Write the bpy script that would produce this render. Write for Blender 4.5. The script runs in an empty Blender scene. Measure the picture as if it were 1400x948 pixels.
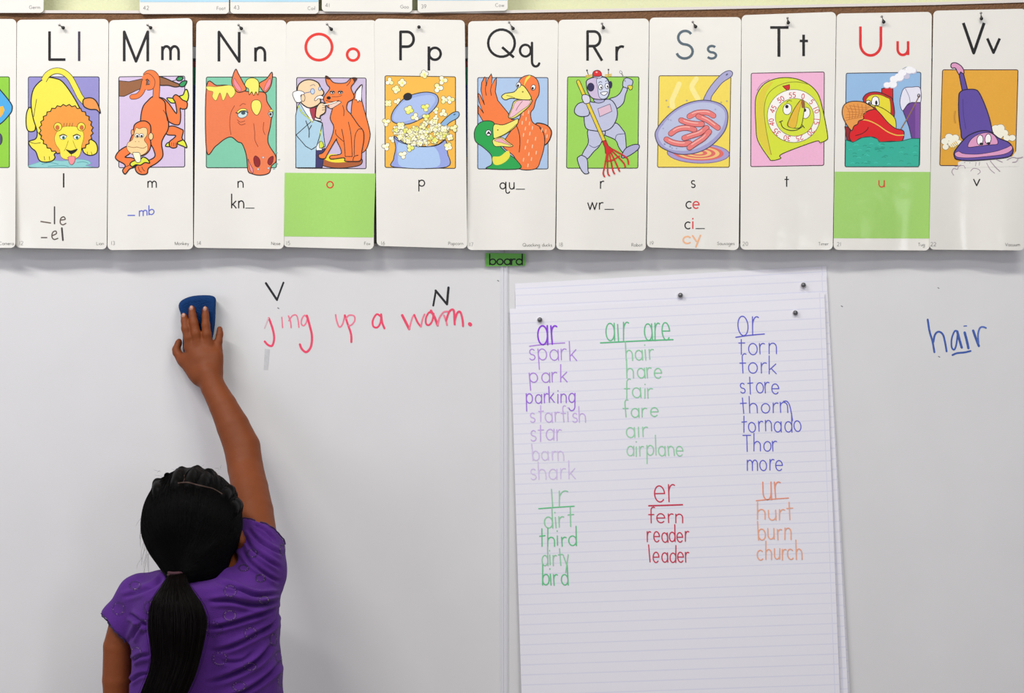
import bpy, bmesh, math, random
import numpy as np
from mathutils import Vector, Matrix
from mathutils.geometry import tessellate_polygon
from mathutils.bvhtree import BVHTree

# ------------------------------------------------------------------ camera
CAM_D = 3.2          # distance from the whiteboard (plane y = 0)
CAM_Z = 1.33
U = 1.25e-3          # metres per photograph pixel on the whiteboard plane
scene = bpy.context.scene
COL = scene.collection
cam_data = bpy.data.cameras.new('camera')
cam_data.sensor_width = 36.0
cam_data.lens = 36.0 * CAM_D / (1400 * U)
cam_data.clip_start = 0.05
camera = bpy.data.objects.new('camera', cam_data)
camera.location = (0, -CAM_D, CAM_Z)
camera.rotation_euler = (math.radians(90), 0, 0)
COL.objects.link(camera)
scene.camera = camera

# ------------------------------------------------------------------ world + lights
world = bpy.data.worlds.new('classroom_ambient')
world.use_nodes = True
bg = world.node_tree.nodes['Background']
bg.inputs[0].default_value = (0.78, 0.76, 1.0, 1)
bg.inputs[1].default_value = 0.27
scene.world = world

def area(name, loc, target, sx, sy, power, color):
    d = bpy.data.lights.new(name, 'AREA')
    d.shape = 'RECTANGLE'; d.size = sx; d.size_y = sy
    d.energy = power; d.color = color
    o = bpy.data.objects.new(name, d)
    o.location = loc
    o.rotation_euler = (Vector(target) - Vector(loc)).to_track_quat('-Z', 'Y').to_euler()
    COL.objects.link(o)
    return o

area('ceiling_lamp', (-1.45, -1.6, 3.15), (-0.75, -0.1, 1.1), 1.25, 0.12, 36, (1.0, 0.975, 0.94))
area('ceiling_lamp', (0.55, -1.65, 3.15), (0.75, -0.1, 1.1), 1.25, 0.12, 20, (1.0, 0.985, 0.88))
area('window_daylight', (1.5, -3.9, 1.6), (0.6, 0, 1.4), 0.42, 1.0, 13, (0.93, 0.96, 1.0))
area('ceiling_lamp', (0.1, -2.9, 2.95), (0.1, 0.0, 1.0), 2.6, 0.3, 14, (1.0, 0.98, 0.94))
area('window_daylight', (-2.7, -2.2, 1.5), (0, 0, 1.2), 1.3, 1.2, 16, (0.90, 0.93, 1.0))

scene.view_settings.view_transform = 'Standard'
scene.view_settings.look = 'None'
scene.view_settings.gamma = 1.0
scene.view_settings.use_curve_mapping = False
scene.view_settings.exposure = 0.07

# ------------------------------------------------------------------ helpers
def P(px, py, y=0.0):
    """photograph pixel at depth y (metres, negative = towards the camera) -> world point"""
    k = U * (CAM_D + y) / CAM_D
    return Vector(((px - 700) * k, y, CAM_Z - (py - 474) * k))

def lin(c):
    c = c / 255.0
    return c / 12.92 if c <= 0.04045 else ((c + 0.055) / 1.055) ** 2.4

def hexc(h):
    h = h.lstrip('#')
    return tuple(lin(int(h[i:i + 2], 16)) for i in (0, 2, 4)) + (1.0,)

MATS = {}
def mat(name, col, rough=0.5, spec=0.5, coat=0.0, noise=0.0, nscale=40.0, bump=0.0, bscale=80.0, sss=0.0, coat_rough=0.1):
    if name in MATS: return MATS[name]
    m = bpy.data.materials.new(name); m.use_nodes = True
    nt = m.node_tree; b = nt.nodes['Principled BSDF']
    c = hexc(col) if isinstance(col, str) else col
    b.inputs['Base Color'].default_value = c
    b.inputs['Roughness'].default_value = rough
    b.inputs['Specular IOR Level'].default_value = spec
    b.inputs['Coat Weight'].default_value = coat
    b.inputs['Coat Roughness'].default_value = coat_rough
    if sss:
        b.inputs['Subsurface Weight'].default_value = sss
        b.inputs['Subsurface Radius'].default_value = (0.01, 0.004, 0.002)
        b.inputs['Subsurface Scale'].default_value = 0.6
    if noise or bump:
        tc = nt.nodes.new('ShaderNodeTexCoord')
    if noise:
        n = nt.nodes.new('ShaderNodeTexNoise'); n.inputs['Scale'].default_value = nscale; n.inputs['Detail'].default_value = 5
        nt.links.new(tc.outputs['Object'], n.inputs['Vector'])
        mx = nt.nodes.new('ShaderNodeMix'); mx.data_type = 'RGBA'; mx.blend_type = 'MIX'
        mx.inputs[6].default_value = tuple(v * (1 - noise) for v in c[:3]) + (1,)
        mx.inputs[7].default_value = tuple(min(1, v * (1 + noise)) for v in c[:3]) + (1,)
        nt.links.new(n.outputs['Fac'], mx.inputs[0])
        nt.links.new(mx.outputs[2], b.inputs['Base Color'])
    if bump:
        n2 = nt.nodes.new('ShaderNodeTexNoise'); n2.inputs['Scale'].default_value = bscale; n2.inputs['Detail'].default_value = 3
        nt.links.new(tc.outputs['Object'], n2.inputs['Vector'])
        bp = nt.nodes.new('ShaderNodeBump'); bp.inputs['Strength'].default_value = bump; bp.inputs['Distance'].default_value = 0.01
        nt.links.new(n2.outputs['Fac'], bp.inputs['Height'])
        nt.links.new(bp.outputs['Normal'], b.inputs['Normal'])
        if coat: nt.links.new(bp.outputs['Normal'], b.inputs['Coat Normal'])
    MATS[name] = m
    return m

def link(name, me, parent=None, label=None, cat=None, group=None, kind=None):
    o = bpy.data.objects.new(name, me); COL.objects.link(o)
    if parent is not None: o.parent = parent
    if label: o['label'] = label
    if cat: o['category'] = cat
    if group: o['group'] = group
    if kind: o['kind'] = kind
    return o

def recenter(o, origin):
    """move an unparented mesh object's origin to a world point"""
    origin = Vector(origin)
    o.data.transform(Matrix.Translation(-origin)); o.location = origin

def empty(name, loc, label, cat, group=None):
    o = link(name, None, None, label, cat, group); o.location = loc; o.empty_display_size = 0.05
    return o

def mesh_from_bm(bm, name, mats, smooth=False):
    me = bpy.data.meshes.new(name); bm.to_mesh(me); bm.free()
    for m in mats: me.materials.append(m)
    if smooth:
        for p in me.polygons: p.use_smooth = True
    return me

def box(name, lo, hi, m, parent=None, bevel=0.0, **kw):
    bm = bmesh.new(); bmesh.ops.create_cube(bm, size=1)
    lo = Vector(lo); hi = Vector(hi); c = (lo + hi) / 2; s = hi - lo
    for v in bm.verts: v.co = Vector((v.co.x * s.x, v.co.y * s.y, v.co.z * s.z))
    if bevel: bmesh.ops.bevel(bm, geom=bm.edges[:], offset=bevel, segments=2, affect='EDGES')
    o = link(name, mesh_from_bm(bm, name, [m]), parent, **kw); o.location = c
    if parent is not None: o.location = c - Vector(parent.location)
    return o

def catmull(pts, closed=True, n=6):
    pts = [tuple(p) for p in pts]; L = len(pts); out = []
    if L < 3: return pts
    rng = range(L) if closed else range(L - 1)
    for i in rng:
        if closed: p0, p1, p2, p3 = pts[i - 1], pts[i], pts[(i + 1) % L], pts[(i + 2) % L]
        else: p0, p1, p2, p3 = pts[max(i - 1, 0)], pts[i], pts[i + 1], pts[min(i + 2, L - 1)]
        for k in range(n):
            t = k / n
            out.append(tuple(0.5 * (2 * b + (c - a) * t + (2 * a - 5 * b + 4 * c - d) * t * t + (3 * b - a - 3 * c + d) * t ** 3)
                             for a, b, c, d in zip(p0, p1, p2, p3)))
    if not closed: out.append(pts[-1])
    return out

def arc(cx, cy, rx, ry, a0, a1, n=14):
    return [(cx + rx * math.cos(math.radians(a0 + (a1 - a0) * i / n)), cy + ry * math.sin(math.radians(a0 + (a1 - a0) * i / n))) for i in range(n + 1)]

# ------------------------------------------------------------------ flat print drawn as thin ink shapes
EPS = 3.6e-5
class Art:
    """shapes in local drawing coordinates: photo px = (ox + x/s, oy + y/s); put on a surface given by depth(px, py)"""
    def __init__(self, depth, ox=0, oy=0, s=1.0, finish='print'):
        self.depth = depth; self.ox = ox; self.oy = oy; self.s = s
        self.items = []; self.layer = 1; self.base = 0; self.finish = finish; self.clip = None
    def frame(self, ox, oy, s): self.ox, self.oy, self.s = ox, oy, s
    def _px(self, pts): return [(self.ox + x / self.s, self.oy + y / self.s) for x, y in pts]
    def poly(self, pts, col):
        pts = self._px(pts)
        q = [pts[0]]
        for p in pts[1:]:
            if abs(p[0] - q[-1][0]) + abs(p[1] - q[-1][1]) > 1e-4: q.append(p)
        if len(q) < 3: return
        tr = tessellate_polygon([[Vector((x, y, 0)) for x, y in q]])
        self.items.append((q, [tuple(t) for t in tr], col, self.layer)); self.layer += 1
    def fill(self, pts, col, out='#151515', w=1.55, smooth=True):
        if smooth: pts = catmull(pts, True, 5)
        if self.clip:
            x0, y0, x1, y1 = self.clip
            pts = [(min(max(x, x0), x1), min(max(y, y0), y1)) for x, y in pts]
        self.poly(pts, col)
        if out: self.line(pts, out, w, False, True)
    def line(self, pts, col, w=1.2, smooth=True, closed=False, cap='round', wts=None):
        """w in photograph pixels"""
        if smooth and len(pts) > 2: pts = catmull(pts, closed, 5)
        pts = self._px(pts); q = [pts[0]]
        for p in pts[1:]:
            if math.hypot(p[0] - q[-1][0], p[1] - q[-1][1]) > 0.05: q.append(p)
        if closed and len(q) > 2 and math.hypot(q[0][0] - q[-1][0], q[0][1] - q[-1][1]) < 0.05: q.pop()
        if not smooth and not closed and len(q) > 2 and not wts:
            for i in range(1, len(q) - 1):
                u = (q[i][0] - q[i-1][0], q[i][1] - q[i-1][1]); v = (q[i+1][0] - q[i][0], q[i+1][1] - q[i][1])
                if (u[0] * v[0] + u[1] * v[1]) < .55 * math.hypot(*u) * math.hypot(*v):     # sharp corner: separate strokes with a round joint
                    sv = (self.ox, self.oy, self.s); self.frame(0, 0, 1.0)
                    self.line(q[:i + 1], col, w, False, False, cap); self.line(q[i:], col, w, False, False, cap)
                    self.frame(*sv)
                    self.dot_px(q[i], w / 2, col)
                    return
        n = len(q)
        if n < 2:
            self.dot_px(q[0], w / 2, col); return
        L = []; R = []; h = w / 2
        for i in range(n):
            a = q[i - 1] if (i > 0 or closed) else q[i]
            b = q[(i + 1) % n] if (i < n - 1 or closed) else q[i]
            c = q[i]
            def nrm(u, v):
                dx, dy = v[0] - u[0], v[1] - u[1]; l = math.hypot(dx, dy)
                return (-dy / l, dx / l) if l > 1e-9 else None
            n1 = nrm(a, c); n2 = nrm(c, b)
            n1 = n1 or n2; n2 = n2 or n1
            mx, my = n1[0] + n2[0], n1[1] + n2[1]; l = math.hypot(mx, my)
            if l < 0.3: mx, my, l = n1[0], n1[1], 1.0
            mx /= l; my /= l
            cs = max(0.45, mx * n1[0] + my * n1[1])
            hh = h * (wts[min(len(wts) - 1, int(i * len(wts) / n))] if wts else 1.0) / cs
            L.append((c[0] + mx * hh, c[1] + my * hh)); R.append((c[0] - mx * hh, c[1] - my * hh))
        v = L + R; t = []
        m = n if closed else n - 1
        for i in range(m):
            j = (i + 1) % n
            t.append((i, j, n + j)); t.append((i, n + j, n + i))
        self.items.append((v, t, col, self.layer))
        if cap == 'round' and not closed and w > 0.8:
            for p in (q[0], q[-1]): self.dot_px(p, h * (wts[0] if wts else 1) * 0.98, col, same=True)
        self.layer += 1
    def dot_px(self, c, r, col, same=False):
        v = [(c[0] + r * math.cos(k * math.pi / 5), c[1] + r * math.sin(k * math.pi / 5)) for k in range(10)]
        self.items.append((v, [(0, k, k + 1) for k in range(1, 9)], col, self.layer + (0.5 if same else 0)))
        if not same: self.layer += 1
    def ell(self, cx, cy, rx, ry, col, out='#151515', w=0.8, rot=0, n=26):
        c, s = math.cos(math.radians(rot)), math.sin(math.radians(rot))
        pts = [(cx + rx * math.cos(k * 2 * math.pi / n) * c - ry * math.sin(k * 2 * math.pi / n) * s,
                cy + rx * math.cos(k * 2 * math.pi / n) * s + ry * math.sin(k * 2 * math.pi / n) * c) for k in range(n)]
        if col: self.fill(pts, col, out, w, False)
        else: self.line(pts, out, w, False, True)
    def rrect(self, x0, y0, x1, y1, r, col, out='#2c2c38', w=1.1, skew=0, sky=0):
        pts = []
        for (cx, cy, a) in ((x1 - r, y0 + r, -90), (x1 - r, y1 - r, 0), (x0 + r, y1 - r, 90), (x0 + r, y0 + r, 180)):
            pts += arc(cx, cy, r, r, a, a + 90, 5)
        pts = [(x + skew * (y - y0) / (y1 - y0), y + sky * (x - x0) / (x1 - x0)) for x, y in pts]
        self.fill(pts, col, out, w, False)
    def build_each(self, name, parent, gap=2.0, **kw):
        """one object per separate cluster of strokes (letters, words)"""
        bb = [(min(p[0] for p in v), min(p[1] for p in v), max(p[0] for p in v), max(p[1] for p in v)) for v, t, c, l in self.items]
        g = list(range(len(bb)))
        def root(i):
            while g[i] != i: i = g[i]
            return i
        for i in range(len(bb)):
            for j in range(i):
                a, b = bb[i], bb[j]
                if a[0] - gap < b[2] and b[0] - gap < a[2] and a[1] - 1 < b[3] and b[1] - 1 < a[3]: g[root(i)] = root(j)
        items = self.items
        for r in sorted(set(root(i) for i in range(len(bb)))):
            self.items = [items[i] for i in range(len(bb)) if root(i) == r]
            self.build(name, parent, **kw)
        self.items = items
    def build(self, name, parent, label=None, origin=None, cuts=(), **kw):
        bm = bmesh.new(); cols = []; stack = []
        for v, tris, col, ly in self.items:
            # an ink shape only lies one step above the shapes it really overlaps
            bb = (min(p[0] for p in v), min(p[1] for p in v), max(p[0] for p in v), max(p[1] for p in v)); ly = 1
            for o_ in stack:
                if bb[0] < o_[2] and o_[0] < bb[2] and bb[1] < o_[3] and o_[1] < bb[3] and o_[4] >= ly: ly = o_[4] + 1
            stack.append(bb + (ly,)); ly += self.base
            if col not in cols: cols.append(col)
            mi = cols.index(col)
            bv = [bm.verts.new((x, ly, y)) for x, y in v]
            for t in tris:
                if len(set(t)) < 3: continue
                try: f = bm.faces.new([bv[i] for i in t]); f.material_index = mi
                except ValueError: pass
        eps = min(EPS, 1.5e-3 / max(1, max(s_[4] for s_ in stack))) if stack else EPS
        for axis, val in cuts:
            co = (val, 0, 0) if axis == 'x' else (0, 0, val); no = (1, 0, 0) if axis == 'x' else (0, 0, 1)
            bmesh.ops.bisect_plane(bm, geom=bm.verts[:] + bm.edges[:] + bm.faces[:], plane_co=co, plane_no=no)
        for v in bm.verts:
            x, ly, y = v.co
            v.co = P(x, y, self.depth(x, y) - 2.2e-4 - ly * eps)
        bm.normal_update()
        fl = [f for f in bm.faces if f.normal.y > 0]
        if fl: bmesh.ops.reverse_faces(bm, faces=fl)
        mats = [ink(c, self.finish) for c in cols]
        me = mesh_from_bm(bm, name, mats, True)
        pl = Vector(parent.location) if parent is not None else Vector((0, 0, 0))
        org = Vector(origin) if origin else pl
        me.transform(Matrix.Translation(-org))
        o = link(name, me, parent, label, **kw); o.location = org - pl
        return o

def ink(col, finish):
    nm = 'ink_' + finish + '_' + col.strip('#')
    if nm in MATS: return MATS[nm]
    if finish == 'print': return mat(nm, col, rough=0.5, spec=0.25, coat=0.3, coat_rough=0.13, noise=0.05, nscale=300, bump=0.16, bscale=12)
    if finish == 'marker': return mat(nm, col, rough=0.4, noise=0.18, nscale=160)
    return mat(nm, col, rough=0.7, noise=0.14, nscale=220)

# ------------------------------------------------------------------ stroke alphabet (x to the right, y up, x-height 1, capitals 1.0 of their own height)
AS = 1.9
LOW = {
 'a': (1.0, [arc(.5, .5, .5, .5, 60, 420, 22), [(1, 1), (1, 0)]]),
 'b': (1.0, [[(0, AS), (0, 0)], arc(.5, .5, .5, .5, 0, 360, 22)]),
 'c': (.85, [arc(.5, .5, .5, .5, 48, 312, 18)]),
 'd': (1.0, [arc(.5, .5, .5, .5, 0, 360, 22), [(1, AS), (1, 0)]]),
 'e': (1.0, [[(.03, .52), (1, .52)] + arc(.5, .5, .5, .5, 2, 315, 20)[1:]]),
 'f': (.55, [arc(.55, AS - .38, .3, .38, 60, 180, 8) + [(.25, 0)], [(-.05, .95), (.6, .95)]]),
 'g': (1.0, [arc(.5, .5, .5, .5, 0, 360, 22), [(1, 1), (1, -.45)] + arc(.5, -.45, .5, .45, 0, -160, 10)]),
 'h': (.9, [[(0, AS), (0, 0)], [(0, .55)] + arc(.45, .55, .45, .45, 170, 0, 10) + [(.9, 0)]]),
 'i': (.12, [[(.05, 1), (.05, 0)], [(.05, 1.45), (.05, 1.5)]]),
 'j': (.2, [[(.1, 1), (.1, -.5)] + arc(-.2, -.5, .3, .4, 0, -110, 7), [(.1, 1.45), (.1, 1.5)]]),
 'k': (.8, [[(0, AS), (0, 0)], [(.75, 1), (.02, .4)], [(.22, .55), (.8, 0)]]),
 'l': (.1, [[(.05, AS), (.05, 0)]]),
 'm': (1.5, [[(0, 1), (0, 0)], [(0, .55)] + arc(.375, .6, .375, .4, 170, 0, 9) + [(.75, 0)], [(.75, .55)] + arc(1.125, .6, .375, .4, 170, 0, 9) + [(1.5, 0)]]),
 'n': (.85, [[(0, 1), (0, 0)], [(0, .55)] + arc(.42, .57, .43, .43, 170, 0, 10) + [(.85, 0)]]),
 'o': (1.0, [arc(.5, .5, .5, .5, 90, 450, 24)]),
 'p': (1.0, [[(0, 1), (0, -.85)], arc(.5, .5, .5, .5, 0, 360, 22)]),
 'q': (1.1, [arc(.5, .5, .5, .5, 0, 360, 22), [(1, 1), (1, -.5)] + arc(1.3, -.5, .3, .35, 180, 350, 8)]),
 'r': (.55, [[(0, 1), (0, 0)], [(0, .5)] + arc(.42, .5, .42, .5, 165, 65, 7)]),
 's': (.7, [arc(.38, .745, .3, .255, 35, 270, 12) + arc(.36, .245, .34, .245, 90, -150, 12)[1:]]),
 't': (.6, [[(.3, 1.5), (.3, 0)], [(0, 1), (.62, 1)]]),
 'u': (.85, [[(0, 1), (0, .42)] + arc(.42, .42, .42, .42, 180, 360, 10), [(.85, 1), (.85, 0)]]),
 'v': (.9, [[(0, 1), (.45, 0), (.9, 1)]]),
 'w': (1.4, [[(0, 1), (.35, 0), (.7, 1), (1.05, 0), (1.4, 1)]]),
 'x': (.75, [[(0, 1), (.75, 0)], [(.75, 1), (0, 0)]]),
 'y': (.9, [[(0, 1), (.45, .05)], [(.9, 1), (.2, -.75)]]),
 ' ': (.6, []), '_': (1.2, [[(0, -.05), (1.2, -.05)]]), '-': (.8, [[(0, .5), (.8, .5)]]), '.': (.1, [[(0, 0), (0, .05)]]),
}
CAPS = {
 'C': (.9, [arc(.5, .5, .48, .5, 50, 310, 18)]), 'F': (.5, [[(0, 0), (0, 1), (.5, 1)], [(0, .53), (.45, .53)]]),
 'G': (.95, [arc(.5, .5, .48, .5, 45, 330, 18) + [(.95, .47), (.55, .47)]]),
 'L': (.55, [[(0, 1), (0, 0), (.55, 0)]]), 'M': (.9, [[(0, 0), (0, 1), (.45, 0), (.9, 1), (.9, 0)]]),
 'N': (.75, [[(0, 0), (0, 1), (.75, 0), (.75, 1)]]), 'O': (1.0, [arc(.5, .5, .5, .5, 90, 450, 36)]),
 'P': (.55, [[(0, 0), (0, 1), (.28, 1)] + arc(.28, .74, .27, .26, 90, -90, 12) + [(0, .48)]]),
 'Q': (1.0, [arc(.5, .5, .5, .5, 90, 450, 36), [(.52, .36), (.96, -.03)]]),
 'R': (.6, [[(0, 0), (0, 1), (.28, 1)] + arc(.28, .75, .26, .25, 90, -90, 12) + [(0, .5)], [(.25, .5), (.62, 0)]]),
 'S': (.6, [arc(.32, .755, .26, .245, 32, 270, 14) + arc(.3, .255, .3, .255, 90, -165, 14)[1:]]),
 'T': (.62, [[(0, 1), (.62, 1)], [(.31, 1), (.31, 0)]]), 'U': (.8, [[(0, 1), (0, .4)] + arc(.4, .4, .4, .4, 180, 360, 16) + [(.8, 1)]]),
 'V': (.8, [[(0, 1), (.4, 0), (.8, 1)]]),
 '0': (.55, [arc(.27, .5, .27, .5, 90, 450, 20)]), '1': (.15, [[(.1, 1), (.1, 0)]]),
 '2': (.55, [arc(.27, .72, .26, .28, 160, -30, 9) + [(0, 0), (.55, 0)]]),
 '3': (.5, [arc(.22, .74, .24, .26, 140, -80, 9) + arc(.22, .26, .27, .26, 80, -140, 9)]),
 '4': (.6, [[(.45, 0), (.45, 1), (0, .3), (.6, .3)]]), '5': (.5, [[(.5, 1), (.12, 1), (.06, .58)] + arc(.22, .32, .28, .32, 110, -130, 10)]),
 '6': (.52, [[(.4, 1), (.06, .42)], arc(.27, .3, .26, .3, 0, 360, 16)]), '7': (.5, [[(0, 1), (.5, 1), (.15, 0)]]),
 '8': (.5, [arc(.25, .75, .2, .25, 0, 360, 14), arc(.25, .26, .25, .26, 0, 360, 14)]), '9': (.52, [arc(.25, .7, .25, .3, 0, 360, 16), [(.5, .6), (.15, 0)]]),
}
def glyph_strokes(ch, cap_h):
    if ch in LOW: return LOW[ch][0], LOW[ch][1]
    w, st = CAPS[ch]
    return w * cap_h, [[(x * cap_h, y * cap_h) for x, y in s] for s in st]

def text(art, s, x0, base, xh, col, w, x1=None, base1=None, asc=None, gap=.38, cap_h=1.9, wob=0.0, slant=0.0, seed=0, i_dot=True, cap='round'):
    """draw s in photograph px; x0..x1 its extent, base/base1 the baseline at either end"""
    rnd = random.Random(seed or hash_s(s))
    adv = []; X = 0
    for i, ch in enumerate(s):
        gw, st = glyph_strokes(ch, cap_h)
        adv.append((ch, X, gw, st)); X += gw + gap
    total = X - gap
    kx = (x1 - x0) / total if x1 is not None and total > .2 else xh
    ox, oy, sc = art.ox, art.oy, art.s
    art.frame(0, 0, 1.0)
    for ch, gx, gw, st in adv:
        dx = rnd.uniform(-1, 1) * wob; dy = rnd.uniform(-1, 1) * wob; sl = slant + rnd.uniform(-1, 1) * wob * .05
        ky = 1 + rnd.uniform(-1, 1) * wob * .05
        for k, stroke in enumerate(st):
            if ch == 'i' and k == 1 and not i_dot: continue
            pts = []
            for (x, y) in stroke:
                yy = y
                if asc and y > 1.05: yy = 1 + (y - 1) / (AS - 1) * (asc - 1) if y <= AS else asc
                px = x0 + (gx + x) * kx + dx + sl * yy * xh
                b = base if base1 is None else base + (base1 - base) * (px - x0) / max(1, ((x1 or x0 + total * kx) - x0))
                pts.append((px, b - yy * xh * ky + dy))
            art.line(pts, col, w, False, False, cap)
    art.frame(ox, oy, sc)

def hash_s(s):
    h = 7
    for c in s: h = (h * 31 + ord(c)) % 99991
    return h

def glyph(art, ch, x0, x1, base, top, col, w, cap='flat'):
    """one big printed letter stretched to a box (x-height letters: top = x-height line)"""
    ox, oy, sc = art.ox, art.oy, art.s
    art.frame(0, 0, 1.0)
    gw, st = (LOW[ch] if ch in LOW else CAPS[ch])
    gw = {'q': 1.0}.get(ch, gw)
    for s in st:
        if gw <= .13: pts = [((x0 + x1) / 2, base - y * (base - top)) for x, y in s]
        else: pts = [(x0 + x / gw * (x1 - x0), base - y * (base - top)) for x, y in s]
        cl = len(pts) > 20 and math.hypot(pts[0][0] - pts[-1][0], pts[0][1] - pts[-1][1]) < 1e-3
        art.line(pts[:-1] if cl else pts, col, w, False, cl, cap)
    art.frame(ox, oy, sc)

# ------------------------------------------------------------------ the setting
def strip(name, top, bot, y, thick, m, parent=None, **kw):
    """horizontal strip whose top and bottom edges are px polylines sampled at the same x"""
    bm = bmesh.new(); F = []; B = []
    for (xt, yt), (xb, yb) in zip(top, bot):
        F.append((bm.verts.new(P(xt, yt, y)), bm.verts.new(P(xb, yb, y))))
        B.append((bm.verts.new(P(xt, yt, y) + Vector((0, thick, 0))), bm.verts.new(P(xb, yb, y) + Vector((0, thick, 0)))))
    for i in range(len(F) - 1):
        bm.faces.new((F[i][1], F[i + 1][1], F[i + 1][0], F[i][0]))
        bm.faces.new((B[i][0], B[i + 1][0], B[i + 1][1], B[i][1]))
        bm.faces.new((F[i][0], F[i + 1][0], B[i + 1][0], B[i][0]))
        bm.faces.new((F[i][1], B[i][1], B[i + 1][1], F[i + 1][1]))
    bm.faces.new((F[0][0], B[0][0], B[0][1], F[0][1])); bm.faces.new((F[-1][0], F[-1][1], B[-1][1], B[-1][0]))
    bmesh.ops.recalc_face_normals(bm, faces=bm.faces[:])
    return link(name, mesh_from_bm(bm, name, [m]), parent, **kw)

m_wall = mat('painted_wall', '#d3d6ae', rough=0.7, noise=0.05, nscale=9, bump=0.15, bscale=220)
m_floor = mat('vinyl_floor', '#a9a294', rough=0.5, noise=0.1, nscale=30)
box('wall_back', (-3.2, 0.03, 0), (3.2, 0.15, 3.05), m_wall, kind='structure')
box('floor', (-3.2, -4.0, -0.06), (3.2, 0.15, 0.0), m_floor, kind='structure')
m_trim = mat('pale_trim', '#d9d2cc', rough=0.45)
XS = [-700, 0, 250, 450, 700, 850, 1000, 1150, 1280, 1400, 2100]
TY = [17.5, 17.5, 18, 18.5, 17.5, 15, 12, 9, 6.5, 3, -12]
# brown tack strip above the whiteboard with its pale upper trim
m_cork = mat('brown_cork', '#7a5638', rough=0.85, noise=0.28, nscale=160, bump=0.5, bscale=300)
tack_strip = strip('trim_1', [(x, t) for x, t in zip(XS, TY)], [(x, 63) for x in XS], -0.012, 0.0415, m_cork, kind='structure')
strip('trim_2', [(x, t - 3.6) for x, t in zip(XS, TY)], [(x, t + 0.2) for x, t in zip(XS, TY)], -0.0145, 0.044, m_trim, kind='structure')
m_alu = mat('aluminium_frame', '#b6b8ba', rough=0.35, spec=0.7)
strip('trim_3', [(x, 63.5) for x in XS], [(x, 80) for x in XS], -0.010, 0.0395, m_alu, kind='structure')

# ------------------------------------------------------------------ whiteboard (two panels, seam cover, writing)
def board_mat():
    m = mat('whiteboard_enamel', '#dddddb', rough=0.38, spec=0.35)
    nt = m.node_tree; b = nt.nodes['Principled BSDF']
    tc = nt.nodes.new('ShaderNodeTexCoord')
    n = nt.nodes.new('ShaderNodeTexNoise'); n.inputs['Scale'].default_value = 5; n.inputs['Detail'].default_value = 4; n.inputs['Roughness'].default_value = .6
    nt.links.new(tc.outputs['Object'], n.inputs['Vector'])
    r = nt.nodes.new('ShaderNodeValToRGB')
    r.color_ramp.elements[0].position = .3; r.color_ramp.elements[0].color = hexc('#d9d9d9')
    r.color_ramp.elements[1].position = .75; r.color_ramp.elements[1].color = hexc('#dedede')
    nt.links.new(n.outputs['Fac'], r.inputs[0]); nt.links.new(r.outputs[0], b.inputs['Base Color'])
    n2 = nt.nodes.new('ShaderNodeTexNoise'); n2.inputs['Scale'].default_value = 14
    nt.links.new(tc.outputs['Object'], n2.inputs['Vector'])
    mr = nt.nodes.new('ShaderNodeMapRange'); mr.inputs[3].default_value = .34; mr.inputs[4].default_value = .5
    nt.links.new(n2.outputs['Fac'], mr.inputs[0]); nt.links.new(mr.outputs[0], b.inputs['Roughness'])
    return m
m_board = board_mat()
seam_x = P(689.5, 0).x
whiteboard = empty('whiteboard', (seam_x, 0.029, 0.62), 'large white marker board behind the girl, with red, black and blue handwriting on it', 'whiteboard')
zt = P(0, 80.2).z
box('panel', (-1.75, 0.0, 0.62), (seam_x - 0.0004, 0.0292, zt), m_board, whiteboard)
box('panel', (seam_x + 0.0004, 0.0, 0.62), (1.75, 0.0292, zt), m_board, whiteboard)
m_seam = mat('seam_plastic', '#d8d9dd', rough=0.3, spec=0.6)
bm = bmesh.new()
prof = [(-.0068, 0), (-.0068, -.0012), (-.0052, -.0012), (-.0046, -.0021), (-.0014, -.0023), (-.0008, -.0014), (.0022, -.0014), (.0028, -.0022), (.0050, -.0021), (.0056, -.0012), (.0068, -.0012), (.0068, 0)]
rows = []
for z in (0.62, P(0, 362).z + .0):
    rows.append([bm.verts.new((seam_x + x, y - .0002, z)) for x, y in prof])
for i in range(len(prof) - 1): bm.faces.new((rows[0][i], rows[0][i + 1], rows[1][i + 1], rows[1][i]))
bm.faces.new(rows[1]); bm.faces.new(rows[0][::-1])
bmesh.ops.recalc_face_normals(bm, faces=bm.faces[:])
me = mesh_from_bm(bm, 'seam_cover', [m_seam]); me.transform(Matrix.Translation(-whiteboard.location))
link('seam_cover', me, whiteboard, 'narrow ribbed plastic strip over the joint')

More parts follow.
